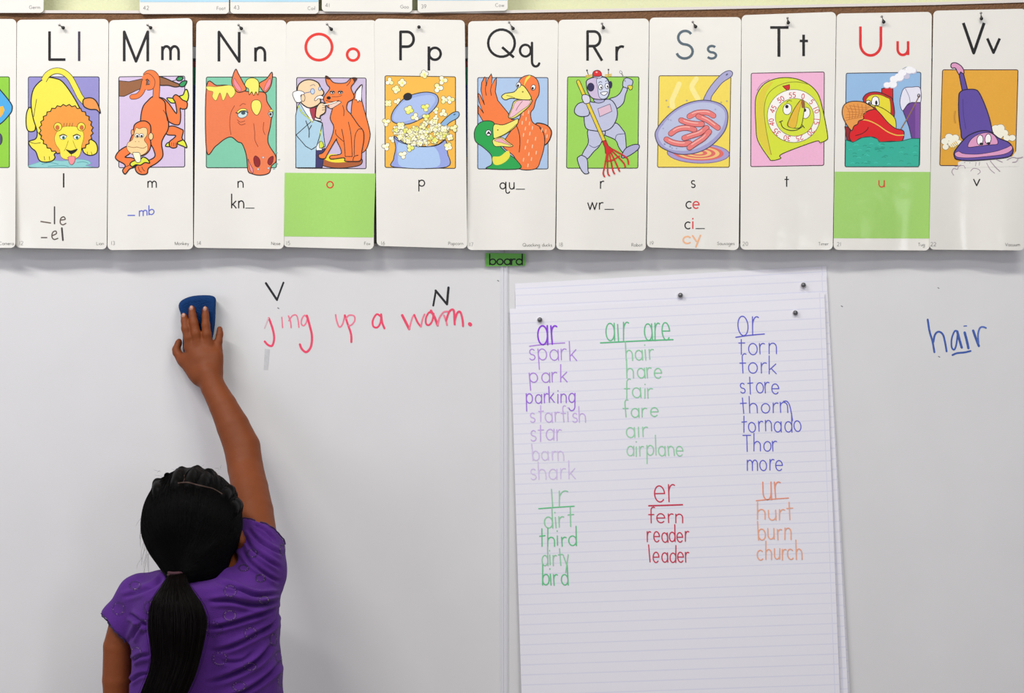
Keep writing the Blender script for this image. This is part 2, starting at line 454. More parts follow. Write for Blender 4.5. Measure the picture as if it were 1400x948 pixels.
flat0 = lambda x, y: 0.0
def board_art(name, label, fn, finish='marker'):
    a = Art(flat0, finish=finish); fn(a); return a.build(name, whiteboard, label)
RED = '#ee4a6a'; RED2 = '#ef7f95'; BLK = '#1d1d20'; BLU = '#2a52a6'; BLU2 = '#4a6ab8'
def C5(pts): return [(340 + x / 4.375, 370 + y / 4.375) for x, y in pts]
board_art('handwritten_letter', 'black capital V over the red words', lambda a: (a.line(C5([(103, 76), (169, 176)]), BLK, 3.0, False), a.line(C5([(169, 176), (208, 72)]), BLK, 2.4, False)))
board_art('handwritten_letter', 'black capital N over the last red word', lambda a: (a.line(C5([(1104, 210), (1120, 120)]), BLK, 2.6, False), a.line(C5([(1118, 120), (1184, 200)]), BLK, 3.0, False), a.line(C5([(1186, 202), (1195, 102)]), BLK, 3.2, False)))
def w1(a):
    a.line(C5([(120, 285), (130, 310), (146, 360), (152, 410), (140, 450), (115, 445), (96, 425)]), RED, 2.9)
    a.line(C5([(118, 285), (105, 320), (95, 345)]), '#d8b9c0', 1.6)
    a.line(C5([(198, 280), (203, 342)]), RED2, 1.8)
    a.line(C5([(238, 272), (250, 305), (254, 342)]), RED2, 2.0)
    a.line(C5([(240, 300), (262, 270), (285, 268), (296, 300), (300, 340)]), RED2, 1.8)
    a.line(C5([(350, 285), (335, 268), (318, 290), (315, 320), (330, 330), (345, 310), (352, 280)]), RED2, 2.0)
    a.line(C5([(348, 270), (362, 320), (378, 390), (372, 455), (345, 488), (318, 470), (306, 442)]), RED, 3.0)
board_art('handwritten_word', 'half wiped red word ending in ing', w1)
def w2(a):
    a.line(C5([(520, 265), (526, 300), (542, 338), (562, 320), (575, 268)]), RED2, 2.2)
    a.line(C5([(575, 268), (592, 320), (612, 380), (614, 428)]), RED, 2.8)
    a.line(C5([(580, 290), (600, 268), (630, 272), (634, 300), (615, 325), (596, 330)]), RED2, 2.0)
board_art('handwritten_word', 'red word up', w2)
def w3(a):
    a.line(C5([(790, 275), (765, 262), (742, 300), (746, 335), (770, 340), (788, 312), (792, 272)]), RED, 2.6)
    a.line(C5([(792, 262), (798, 310), (812, 346)]), RED, 2.8)
board_art('handwritten_letter', 'red letter a', w3)
def w4(a):
    a.line(C5([(918, 268), (942, 315), (960, 350)]), RED, 3.6, False); a.line(C5([(960, 350), (978, 285), (990, 265)]), RED2, 2.2)
    a.line(C5([(990, 265), (1010, 310), (1030, 336)]), RED, 2.6); a.line(C5([(1030, 336), (1040, 290), (1052, 262)]), RED2, 2.2)
    a.line(C5([(1105, 262), (1080, 250), (1060, 285), (1062, 320), (1080, 325), (1098, 300), (1106, 258)]), RED, 2.4)
    a.line(C5([(1090, 240), (1112, 280), (1130, 328)]), RED, 3.2, False)
    a.line(C5([(1130, 328), (1140, 285), (1165, 250), (1190, 245)]), RED2, 2.2)
    a.line(C5([(1168, 268), (1180, 300), (1186, 326)]), RED2, 2.2); a.line(C5([(1180, 300), (1200, 245), (1225, 236), (1230, 290), (1232, 322)]), RED, 2.6)
    a.line(C5([(1232, 300), (1246, 255), (1265, 248), (1278, 290), (1282, 332)]), RED, 2.6)
    a.line(C5([(1322, 320), (1326, 324)]), RED, 5.2, False)
board_art('handwritten_word', 'red word worm with a full stop', w4)
def C7(pts): return [(1240 + x / 8.75, 420 + y / 8.75) for x, y in pts]
def w5(a):
    a.line(C7([(248, 150), (270, 290), (305, 410), (328, 540)]), BLU, 2.7)
    a.line(C7([(315, 420), (335, 330), (380, 295), (430, 330), (455, 420), (474, 530)]), BLU, 2.6)
    a.line(C7([(605, 290), (570, 290), (535, 380), (535, 480), (565, 510), (590, 450), (605, 330)]), BLU, 2.3)
    a.line(C7([(602, 295), (630, 400), (655, 485)]), BLU, 3.3)
    a.line(C7([(690, 305), (715, 400), (735, 492)]), BLU, 3.4)
    a.line(C7([(682, 228), (712, 226)]), BLU2, 1.6, False)
    a.line(C7([(792, 282), (830, 390), (860, 466)]), BLU, 3.3)
    a.line(C7([(855, 430), (850, 330), (870, 255), (905, 238), (945, 250)]), BLU2, 2.4)
    a.line(C7([(545, 574), (600, 552), (690, 543), (760, 526)]), BLU, 2.6)
board_art('handwritten_word', 'underlined blue word hair', w5)
def sm(a):
    a.poly([(362, 477), (369, 478), (366.5, 506), (360.5, 506)], '#c6c7c8')
board_art('marker_smudge', 'grey wiped smear under the red writing', sm)
def dots(a):
    for x, y in ((681, 384), (1283, 394), (1284, 488), (380.5, 421.5), (1151, 419)): a.line([(x - .9, y - .5), (x + .9, y + .5)], '#5a5a62', 1.0, False)
_a = Art(flat0, finish='marker'); dots(_a); _a.build_each('marker_speck', whiteboard)
# ------------------------------------------------------------------ papers behind the cards (show as slivers in the gaps)
m_sliver = [mat('border_' + n, c, rough=.6) for n, c in (('black', '#1c1a1c'), ('red', '#7a2c28'), ('green', '#1f7a58'), ('blue', '#2c4a86'), ('grey', '#55504c'), ('tan', '#8f6c3c'))]
def border_strip():
    bm = bmesh.new()
    bands = [(80.5, 84, 0), (84, 92, 1), (92, 116, 2), (116, 215, 3), (215, 262, 5), (262, 333, 4)]
    for y0, y1, mi in bands:
        v = [bm.verts.new(P(x, y, d)) for d in (-0.0095, -0.0045) for x, y in ((-88, y0), (1392, y0), (1392, y1), (-88, y1))]
        for q in ((0, 3, 2, 1), (4, 5, 6, 7), (0, 1, 5, 4), (2, 3, 7, 6), (1, 2, 6, 5), (3, 0, 4, 7)):
            bm.faces.new([v[i] for i in q]).material_index = mi
    bmesh.ops.recalc_face_normals(bm, faces=bm.faces[:])
    me = mesh_from_bm(bm, 'paper_banner', m_sliver)
    o = link('paper_banner', me, None, 'long striped paper banner hidden behind the row of alphabet cards, seen only in the gaps', 'banner')
    recenter(o, P(700, 333, -0.007))
border_strip()

# ------------------------------------------------------------------ alphabet cards
m_card = mat('laminated_card', '#e5e3db', rough=0.5, spec=0.3, coat=0.4, coat_rough=0.13, noise=0.02, nscale=8, bump=0.16, bscale=12)
GROUP = 'alphabet picture cards pinned in a row above the whiteboard'
def sharp_rim(me):
    """keep the paper's cut edge crisp: boundary edges are sharp"""
    cnt = {}
    for p in me.polygons:
        for k in p.edge_keys: cnt[k] = cnt.get(k, 0) + 1
    for e in me.edges:
        if cnt.get(e.key, 0) < 2: e.use_edge_sharp = True
def card(quad, top_y, bot_y, label, picture, phase, group=GROUP, corners=6.5, tilt=(0.0165, 0.0335), off=0.0, curl=1.0, art_rows=13):
    (x0, y0), (x1, y1), (x2, y2), (x3, y3) = quad
    cx = (x0 + x1 + x2 + x3) / 4; W = x1 - x0
    rn = random.Random(phase * 13 + 5)
    a1, a2, a3 = rn.uniform(-1, 1), rn.uniform(.4, 1), rn.uniform(0, 6.28)
    def depth(x, y):
        t = (y - top_y) / (bot_y - top_y); u = (x - cx) / (W / 2)
        d = tilt[0] + (tilt[1] - tilt[0]) * t + off
        d += curl * (0.0046 * math.sin(3.0 * u + a3) * a2 * max(0, t) ** 2 + 0.0010 * a1 * math.sin(7 * t + a3) + 0.0012 * math.sin(5 * u * t + 2 * a3) * t)
        d += curl * 0.0012 * u * u * (0.3 + t)
        return -d
    # rounded outline
    pts = []; r = corners
    for (cxx, cyy, a, sx, sy) in ((x1, y1, -90, -1, 1), (x2, y2, 0, -1, -1), (x3, y3, 90, 1, -1), (x0, y0, 180, 1, 1)):
        pts += arc(cxx + sx * r, cyy + sy * r, r, r, a, a + 90, 5)
    bm = bmesh.new(); vs = [bm.verts.new((x, 0, y)) for x, y in pts]
    f = bm.faces.new(vs)
    for k in range(1, 34):
        yy = top_y + (bot_y - top_y) * k / 34
        bmesh.ops.bisect_plane(bm, geom=bm.verts[:] + bm.edges[:] + bm.faces[:], plane_co=(0, 0, yy), plane_no=(0, 0, 1))
    for k in range(1, 16):
        xx = min(x0, x3) + (max(x1, x2) - min(x0, x3)) * k / 16
        bmesh.ops.bisect_plane(bm, geom=bm.verts[:] + bm.edges[:] + bm.faces[:], plane_co=(xx, 0, 0), plane_no=(1, 0, 0))
    for v in bm.verts: v.co = P(v.co.x, v.co.z, depth(v.co.x, v.co.z))
    bm.normal_update()
    fl = [f for f in bm.faces if f.normal.y > 0]
    if fl: bmesh.ops.reverse_faces(bm, faces=fl)
    me = mesh_from_bm(bm, 'card_sheet', [m_card], True)
    org = P(cx, top_y + 8, depth(cx, top_y + 8))
    root = empty('alphabet_card' if group == GROUP else 'sound_card', org, label, 'card', group)
    me.transform(Matrix.Translation(-org))
    sharp_rim(me)
    o = link('card_sheet', me, root)
    sd = o.modifiers.new('thickness', 'SOLIDIFY'); sd.thickness = 0.0005; sd.offset = -1
    cuts = [('y', top_y + (bot_y - top_y) * k / 34) for k in range(1, 34)] + [('x', min(x0, x3) + (max(x1, x2) - min(x0, x3)) * k / 16) for k in range(1, 16)]
    return root, depth, cuts

def part(root, depth, cuts, name, label, fn, finish='print'):
    a = Art(depth, finish=finish); a.base = 8 if name in ('small_letter',) else 0; fn(a)
    if name in ('lettering', 'handwriting', 'red_letters'):
        return a.build_each({'lettering': 'printed_letter', 'handwriting': 'handwritten_letter', 'red_letters': 'printed_letter'}[name], root, label=label, cuts=cuts)
    return a.build(name, root, label, cuts=cuts)

K = '#141414'; INKB = '#141214'; GRY = '#8f8d8a'; OUTL = '#24211f'
OR = '#f07a3c'; YEL = '#efe04a'

def pic_camera(a):
    a.frame(0, 80, 3.513); a.rrect(-120, 88, 45, 524, 8, '#8cc83c', '#2c4a2c')
    a.fill([(-120, 120), (-40, 110), (0, 150), (52, 215), (58, 245), (45, 270), (0, 315), (-60, 330), (-120, 300)], '#4aa6dc', OUTL)
    a.fill([(0, 232), (14, 228), (22, 248), (12, 270), (0, 284)], '#f0b432', None, smooth=False)
    a.ell(-4, 388, 15, 28, '#4c4c68', OUTL)
def pic_lion(a):
    a.frame(0, 80, 3.513); a.rrect(136, 88, 476, 524, 8, '#918cc6')
    a.fill([(150, 522), (180, 500), (230, 488), (300, 492), (370, 484), (420, 490), (436, 505), (412, 514), (430, 522)], '#8cc9c9', '#6aa5aa', .7)
    a.fill([(145, 235), (128, 262), (126, 320), (136, 348), (160, 350), (170, 335), (168, 280)], YEL)
    a.fill([(455, 400), (468, 428), (462, 456), (430, 466), (400, 448), (395, 400), (420, 385)], YEL)
    for x in (418, 438): a.line([(x, 448), (x + 4, 462)], OUTL, .7)
    a.fill([(225, 92), (195, 108), (165, 140), (152, 180), (150, 230), (160, 290), (178, 350), (172, 385), (138, 400), (150, 428), (172, 448), (188, 488), (215, 498), (250, 492), (264, 476), (262, 458), (300, 440), (420, 400), (395, 270), (350, 180), (300, 112), (262, 95)], YEL)
    a.line([(176, 195), (168, 240), (162, 280)], OUTL, .8); a.line([(140, 400), (165, 408), (195, 405)], OUTL, .8); a.line([(180, 352), (198, 376)], OUTL, .7)
    for x in (212, 236): a.line([(x, 470), (x + 3, 490)], OUTL, .7)
    tail = catmull([(210, 106), (228, 78), (262, 60), (300, 64), (335, 92), (362, 140), (385, 185), (408, 212)], False, 6)
    a.line(tail, OUTL, 8.6, False, cap='flat'); a.line(tail, YEL, 7.0, False, cap='flat')
    a.fill([(402, 196), (440, 190), (466, 212), (482, 262), (462, 246), (430, 244), (402, 228)], '#e8954a')
    mane = []
    for k in range(56):
        t = 2 * math.pi * k / 56; r = 1.0 if k % 2 else .93
        mane.append((318 + 130 * r * math.cos(t), 346 + (126 if math.sin(t) < 0 else 118) * r * math.sin(t)))
    a.fill(mane, '#eb9a3e', '#1c1410', 1.3, False)
    a.fill([(262, 380), (275, 350), (300, 330), (335, 325), (372, 330), (398, 352), (402, 380), (392, 420), (388, 450), (375, 474), (345, 484), (312, 484), (292, 470), (286, 440), (268, 412)], YEL, '#a07018', .6)
    for cx, rr in ((278, -8), (390, 8)):
        a.ell(cx, 328, 19, 20, YEL, '#6a4010'); a.ell(cx + rr * .3, 332, 10, 12, '#c86a32', None)
    for cx in (303, 368):
        a.fill([(cx - 16, 376), (cx, 368), (cx + 17, 374), (cx + 6, 388), (cx - 8, 388)], '#f4f4ec', '#4c3a18', .6)
        a.ell(cx + 2, 380, 7, 8, '#2f8a80', None); a.ell(cx + 1, 380, 3.5, 4, K, None)
        a.line([(cx - 18, 372), (cx, 364), (cx + 18, 372)], OUTL, .9)
    a.line([(328, 395), (318, 425), (308, 445)], '#a08a20', .7); a.line([(350, 395), (362, 425), (372, 440)], '#a08a20', .7)
    a.fill([(316, 436), (340, 442), (372, 434), (362, 450), (342, 460), (328, 450)], K, None)
    a.line([(342, 458), (342, 472), (322, 478)], OUTL, .7); a.line([(342, 472), (366, 474)], OUTL, .7)
    a.fill([(328, 474), (344, 470), (360, 474), (357, 498), (344, 510), (332, 500)], '#ee8f94', '#a04848', .6)
    for x in (305, 318, 332, 345): a.line([(x, 328), (x + 4, 310)], '#6a4010', .6)
    for q in ([(200, 508), (240, 500), (280, 508)], [(370, 500), (400, 496), (425, 504)], [(230, 518), (300, 514), (330, 520)]): a.line(q, '#4e9a9e', .7)
def pic_monkey(a):
    a.frame(145, 80, 5.745); a.rrect(100, 144, 618, 858, 12, '#d2bfdc', sky=-6)
    a.fill([(102, 175), (180, 182), (280, 160), (330, 158), (334, 205), (300, 228), (240, 250), (175, 282), (140, 298), (102, 296)], '#93603c', OUTL, .9, False)
    a.fill([(410, 146), (455, 152), (520, 180), (580, 205), (578, 218), (540, 224), (490, 212), (415, 206)], '#93603c')
    a.line([(512, 178), (540, 172), (560, 162)], OUTL, 1.0)
    a.fill([(552, 160), (575, 142), (605, 150), (590, 172), (565, 175)], '#2e9a5a'); a.fill([(575, 208), (600, 180), (634, 178), (618, 214), (592, 222)], '#2e9a5a')
    a.fill([(620, 250), (636, 246), (648, 290), (640, 330), (622, 342), (590, 325), (575, 298), (605, 285)], '#dce23c')
    a.fill([(478, 312), (520, 312), (560, 318), (555, 345), (510, 348)], '#dce23c')
    t = catmull([(205, 302), (250, 292), (285, 250), (300, 180)], False)
    a.line(t, OUTL, 7.6, False); a.line(t, OR, 6.0, False)
    a.fill([(550, 628), (590, 632), (620, 655), (634, 700), (605, 690), (560, 668)], '#dce23c'); a.fill([(468, 690), (485, 662), (520, 665), (515, 690)], '#dce23c')
    # hind legs
    a.fill([(465, 555), (520, 530), (590, 555), (606, 570), (596, 620), (600, 640), (560, 660), (555, 695), (525, 704), (500, 690), (498, 655), (530, 628), (545, 605), (480, 598)], OR)
    a.fill([(370, 320), (440, 310), (490, 350), (552, 432), (545, 350), (525, 310), (545, 285), (575, 300), (600, 325), (636, 345), (632, 390), (600, 398), (582, 392), (586, 440), (582, 500), (565, 522), (520, 512), (470, 470)], OR)
    # body and arms
    a.fill([(366, 300), (405, 302), (460, 340), (470, 420), (490, 500), (486, 560), (452, 620), (436, 670), (446, 765), (400, 820), (335, 860), (320, 905), (270, 910), (236, 885), (235, 845), (300, 815), (380, 775), (375, 720), (350, 670), (280, 540), (272, 470), (290, 380), (330, 330)], OR)
    a.fill([(170, 690), (105, 725), (74, 772), (90, 800), (140, 828), (150, 850), (130, 880), (150, 908), (185, 868), (225, 850), (230, 800), (200, 780), (150, 775), (190, 740)], OR)
    a.line([(448, 405), (470, 440), (482, 492)], OUTL, .8)
    # tail loop
    t = catmull([(392, 308), (396, 230), (395, 160), (370, 122), (335, 118), (310, 140)], False)
    a.line(t, OUTL, 9.6, False, cap='flat'); a.line(t, OR, 8.0, False, cap='flat')
    t = catmull([(300, 150), (330, 140), (362, 175), (355, 220), (320, 228)], False)
    a.line(t, OUTL, 8.0, False, cap='flat'); a.line(t, OR, 6.6, False)
    # head
    a.fill([(215, 560), (225, 520), (265, 495), (310, 492), (345, 520), (352, 570), (345, 620), (352, 680), (330, 735), (280, 765), (215, 755), (175, 700), (190, 640), (205, 600)], OR)
    a.ell(352, 612, 18, 28, '#f2cf94'); a.ell(208, 580, 12, 22, '#e8a06a')
    a.fill([(235, 545), (262, 552), (290, 542), (320, 552), (322, 600), (300, 640), (325, 680), (322, 730), (270, 762), (205, 752), (165, 712), (170, 665), (205, 640), (218, 600)], '#f2cf94', '#7a4a20', .7)
    for cx in (243, 277): a.ell(cx, 606, 17, 16, '#f4f4f0', OUTL, .6); a.ell(cx + 2, 610, 9, 9, K, None)
    a.line([(170, 690), (215, 700), (240, 695)], '#8a5a30', .7); a.line([(240, 695), (290, 705), (318, 690)], '#8a5a30', .7)
    for x in (228, 255): a.line([(x, 652), (x + 6, 655)], '#8a5a30', .8)
    # banana
    a.fill([(262, 800), (290, 775), (325, 790), (342, 822), (305, 818), (270, 838), (235, 835), (205, 850), (188, 828), (215, 805)], '#dce23c')
    a.fill([(210, 745), (232, 738), (265, 745), (272, 800), (262, 815), (236, 812)], '#f1eecb', OUTL, .7)
    a.line([(252, 848), (262, 880), (280, 895)], OUTL, .7); a.line([(280, 850), (290, 872), (305, 885)], OUTL, .7); a.line([(150, 852), (185, 838)], OUTL, .7)
    for x in (515, 530, 545): a.line([(x, 660), (x + 2, 690)], OUTL, .6)
def pic_horse(a):
    a.frame(265, 80, 5.745); a.rrect(98, 146, 648, 858, 12, '#7cc4a4', '#22352c')
    OH = '#e67a4c'
    a.fill([(100, 215), (180, 212), (260, 210), (320, 230), (420, 260), (555, 268), (575, 340), (620, 420), (608, 480), (600, 540), (582, 620), (590, 680), (640, 760), (645, 810), (610, 845), (590, 900), (520, 918), (455, 905), (425, 880), (412, 760), (380, 672), (345, 655), (295, 618), (240, 635), (170, 690), (100, 728)], OH, '#2a1810', 1.3)
    a.fill([(328, 85), (350, 120), (385, 185), (412, 240), (380, 262), (340, 262), (305, 215), (300, 160)], OH, '#2a1810', 1.2)
    a.fill([(318, 155), (338, 185), (370, 235), (366, 258), (335, 240), (312, 195)], '#ee8a96', '#7a3a30', .5)
    a.fill([(612, 108), (616, 160), (600, 225), (562, 268), (525, 230), (515, 195), (570, 160)], OH, '#2a1810', 1.2)
    a.fill([(600, 155), (602, 200), (565, 255), (552, 240), (572, 190)], '#ee8a96', '#7a3a30', .5)
    a.fill([(102, 220), (180, 222), (290, 212), (325, 265), (290, 310), (262, 270), (250, 300), (228, 330), (205, 270), (175, 330), (145, 300), (150, 262), (112, 250)], '#ece468', '#8a7a28', .6)
    a.fill([(400, 200), (420, 165), (458, 152), (495, 165), (512, 200), (505, 285), (488, 262), (470, 290), (455, 262), (435, 285), (430, 240), (410, 225)], '#ece468', '#3a3010', .9)
    a.fill([(450, 370), (462, 335), (495, 325), (522, 340), (530, 380), (512, 430), (490, 445), (462, 415)], '#ece468', '#6a3a18', .8)
    a.fill([(345, 440), (375, 400), (418, 412), (415, 450), (380, 468), (355, 462)], '#c4dcdc', OUTL, .7); a.ell(388, 428, 17, 14, '#39505a', None)
    a.fill([(340, 418), (370, 395), (405, 396), (415, 408), (370, 412), (348, 432)], '#ece468', OUTL, .6); a.line([(330, 425), (350, 430), (385, 410), (425, 425)], K, 1.1)
    a.fill([(585, 428), (615, 420), (618, 450), (600, 462)], '#b8ced0', OUTL, .6); a.ell(602, 438, 9, 10, K, None); a.fill([(590, 410), (612, 400), (622, 415), (600, 418)], '#ece468', OUTL, .5)
    for q in ([(340, 480), (365, 500), (402, 490)], [(345, 500), (370, 522), (405, 512)], [(360, 375), (385, 355), (408, 362)], [(470, 510), (478, 580), (480, 640), (505, 695)], [(550, 500), (545, 560), (560, 600)], [(320, 370), (290, 430), (282, 520), (292, 600)]): a.line(q, '#8a3a20', .8)
    a.fill([(470, 790), (485, 765), (515, 790), (520, 830), (505, 852), (480, 840)], '#8c1f22', '#5a1414', .8)
    a.fill([(580, 820), (590, 785), (622, 768), (620, 810), (600, 838)], '#8c1f22', '#5a1414', .8)
    a.fill([(425, 790), (445, 835), (465, 870), (462, 900), (440, 870)], '#e98b90', OUTL, .6)
    for c in ((505, 870), (585, 862), (545, 778)): a.ell(c[0], c[1], 8, 8, '#c9d4da', '#7a6a70', .4)
    for x, y in ((652, 740), (672, 795), (655, 828), (632, 868)): a.line([(x - 12, y + 2), (x + 6, y)], '#6a9a92', .8); a.ell(x, y, 6, 5, '#8ab8b0', None)
def pic_fox(a):
    a.frame(385, 80, 5.746); a.rrect(118, 150, 664, 862, 12, '#c6b7d2', sky=4)
    F = '#f07c38'
    a.fill([(632, 205), (625, 290), (640, 370), (665, 460), (690, 560), (694, 620), (660, 720), (600, 740), (560, 640), (545, 480), (555, 340), (580, 260)], F, OUTL, 1.2)
    a.fill([(632, 205), (625, 340), (610, 328), (600, 345), (588, 322), (575, 325), (585, 260)], '#f4f2f0', OUTL, .8, False)
    # table
    a.fill([(295, 790), (320, 770), (420, 755), (560, 770), (630, 790), (620, 835), (540, 855), (440, 862), (350, 850), (300, 825)], '#a85a30', OUTL, 1.2)
    a.fill([(330, 785), (380, 752), (480, 760), (600, 795), (500, 815), (400, 815)], '#ecd93a', None)
    a.fill([(110, 450), (128, 370), (150, 345), (235, 400), (260, 480), (320, 505), (322, 520), (330, 600), (342, 690), (275, 730), (268, 858), (112, 858)], '#a9cbdc', OUTL, 1.0, False)
    a.fill([(270, 720), (300, 722), (340, 705), (320, 858), (268, 858)], '#3a3568', OUTL, .8, False)
    a.fill([(272, 690), (300, 650), (318, 720), (274, 722)], '#f2f2f2', OUTL, .5, False)
    a.fill([(250, 480), (320, 508), (302, 600), (275, 690), (235, 716), (190, 690), (125, 615), (115, 600)], '#a9cbdc', OUTL, 1.0, False)
    a.fill([(142, 345), (200, 350), (262, 392), (258, 470), (242, 500), (190, 430)], '#f2f0f4', OUTL, .7, False)
    a.fill([(222, 392), (265, 385), (262, 480), (240, 468)], '#a8384a', OUTL, .7)
    a.line([(130, 372), (160, 425), (215, 470), (240, 500)], '#8a9a30', 1.6); a.line([(130, 372), (160, 425), (215, 470), (240, 500)], '#cfdc4a', 1.0)
    a.line([(300, 560), (312, 610), (308, 660)], '#cfdc4a', 1.2); a.fill([(296, 665), (315, 650), (330, 690), (300, 705)], '#cfdc4a', OUTL, .6)
    a.line([(190, 490), (215, 560), (215, 620)], OUTL, 1.0); a.line([(215, 560), (235, 525)], OUTL, 1.0)
    a.fill([(262, 462), (312, 480), (308, 492), (260, 482)], '#f2f2f2', OUTL, .7, False)
    # man's head
    a.fill([(122, 255), (135, 205), (180, 172), (235, 168), (285, 190), (305, 225), (330, 262), (325, 285), (300, 300), (305, 345), (268, 375), (215, 388), (165, 360), (140, 320), (125, 290)], '#f0cfa6')
    a.fill([(88, 270), (130, 252), (170, 262), (178, 280), (150, 290), (158, 335), (120, 345), (98, 315)], '#f2f0ee', OUTL, .8)
    a.fill([(258, 325), (275, 300), (305, 290), (328, 302), (322, 320), (290, 315), (268, 332)], '#f2f0ee', OUTL, .8)
    a.ell(168, 310, 16, 28, '#f0cfa6', OUTL, .7); a.ell(243, 258, 16, 22, '#bcd2e6', '#4a6aa0', .8); a.line([(228, 262), (178, 272)], '#4a6aa0', .9); a.ell(300, 238, 10, 15, '#bcd2e6', '#4a6aa0', .8)
    a.line([(225, 215), (250, 205), (262, 215)], '#a89a8a', 1.2)
    # fox
    a.fill([(345, 140), (372, 150), (412, 190), (500, 192), (545, 155), (590, 155), (570, 190), (545, 230), (568, 290), (560, 320), (520, 345), (512, 400), (545, 440), (600, 520), (640, 570), (645, 640), (630, 730), (620, 800), (560, 808), (498, 805), (490, 780), (390, 790), (385, 765), (470, 745), (435, 650), (425, 640), (360, 750), (340, 785), (298, 782), (292, 755), (330, 735), (385, 640), (410, 540), (382, 470), (400, 385), (365, 385), (355, 370), (330, 325), (340, 290), (378, 235), (355, 200)], F, OUTL, 1.2)
    a.fill([(545, 155), (590, 155), (572, 185), (560, 165)], '#4a2014', None); a.fill([(345, 140), (372, 150), (380, 165), (352, 160)], '#4a2014', None)
    a.line([(510, 215), (530, 195), (545, 160)], OUTL, .8)
    a.fill([(372, 365), (400, 352), (445, 335), (468, 345), (430, 372), (395, 392), (375, 388)], '#eec9b8', OUTL, .8)
    for x in (398, 462): a.ell(x, 266, 17, 13, '#f4f2ee', OUTL, .8); a.line([(x - 16, 262), (x + 16, 262)], OUTL, 1.6); a.ell(x + 2, 270, 6, 5, K, None)
    a.ell(370, 310, 17, 13, K, None); a.line([(350, 330), (400, 340), (450, 330)], OUTL, .9); a.line([(395, 300), (440, 300), (475, 290)], OUTL, .6)
    for q in ([(425, 560), (430, 600), (490, 655)], [(472, 555), (490, 650), (500, 770)], [(525, 500), (545, 600), (555, 770)], [(570, 760), (575, 620), (600, 560), (625, 555)], [(480, 370), (490, 410), (488, 450)], [(500, 770), (555, 770)], [(560, 800), (570, 770), (600, 760)]): a.line(q, OUTL, .9)
    # hand with stick
    a.fill([(268, 420), (275, 385), (300, 352), (330, 350), (345, 380), (340, 425), (305, 450), (300, 470), (268, 460)], '#f0cfa6'); a.line([(330, 365), (380, 355), (430, 340)], OUTL, 2.6); a.line([(330, 365), (380, 355), (430, 340)], '#f0ead8', 1.6)
    for y in (388, 405): a.line([(318, y), (345, y - 4)], OUTL, .6)
def kernel(a, x, y, r, rnd, small=False):
    t = rnd.uniform(0, 6.28); n = rnd.choice((3, 3, 4))
    cols = ('#f6f3dc', '#f3efc8', '#eeeaa0') if rnd.random() < .8 else ('#f1f0a0', '#e6e86a')
    L = [(x + r * .52 * math.cos(t + k * 6.283 / n), y + r * .52 * math.sin(t + k * 6.283 / n)) for k in range(n)]
    for (cx, cy) in L: a.ell(cx, cy, r * .56, r * .54, '#6a6038', None, n=10)
    for (cx, cy) in L: a.ell(cx, cy, r * .46, r * .44, rnd.choice(cols), None, n=9)
    a.ell(x, y, r * .4, r * .4, rnd.choice(cols), None, n=8)
    a.ell(x + r * .1, y + r * .12, r * .18, r * .14, '#d8d63c', None, n=6)
def pic_popcorn(a):
    rnd = random.Random(5)
    a.frame(510, 80, 5.746); a.rrect(94, 136, 648, 856, 12, '#efb648', '#3a3020', sky=8)
    for x, y in ((120, 352), (192, 340), (490, 408), (152, 632)): kernel(a, x, y, 30, rnd)
    a.fill([(142, 470), (155, 420), (190, 370), (250, 310), (330, 278), (420, 264), (490, 280), (514, 320), (500, 370), (440, 435), (370, 478), (290, 512), (220, 518), (160, 500)], '#95a9da', OUTL, 1.2)
    a.fill([(160, 460), (190, 395), (250, 335), (350, 300), (450, 288), (488, 310), (480, 350), (420, 420), (330, 470), (230, 500), (170, 490)], '#a8bce4', None)
    a.ell(272, 300, 36, 30, '#1c1a1c', None, rot=-20)
    a.fill([(510, 545), (555, 485), (620, 430), (665, 418), (678, 440), (660, 470), (600, 505), (545, 560)], '#88b0d6', OUTL, 1.1); a.ell(640, 440, 10, 6, '#3a6a8a', None, rot=-30)
    a.fill([(165, 610), (240, 660), (380, 690), (500, 680), (568, 640), (585, 740), (575, 854), (170, 854), (162, 790), (178, 700)], '#93a2dc', OUTL, 1.1)
    a.fill([(200, 660), (300, 686), (380, 696), (470, 690), (520, 760), (500, 852), (230, 852), (195, 760)], '#a9c4e8', None)
    a.line([(165, 610), (180, 635), (240, 668), (380, 694), (500, 684), (568, 640)], OUTL, 1.0)
    for k in range(120):
        x = rnd.uniform(170, 585); y = 520 + rnd.random() ** .9 * 130
        t = (x - 375) / 215.0
        ylim = 680 - 85 * t * t; ytop = 545 - (120 * max(0, 1 - abs(x - 470) / 95) if x > 380 else 0)
        y = ytop + (ylim - ytop) * rnd.random()
        kernel(a, x, min(y, ylim - 8), rnd.uniform(21, 29), rnd)
    for x, y, r in ((130, 182, 34), (228, 190, 34), (182, 243, 34), (402, 124, 34), (548, 172, 38), (512, 232, 40), (560, 325, 34), (608, 325, 34), (104, 500, 34), (218, 530, 34), (102, 692, 34), (552, 430, 34), (636, 548, 32), (590, 692, 34), (292, 704, 32), (234, 757, 34), (282, 404, 36), (412, 385, 34), (330, 460, 34), (416, 460, 30), (604, 620, 28), (556, 555, 30)): kernel(a, x, y, r, rnd)
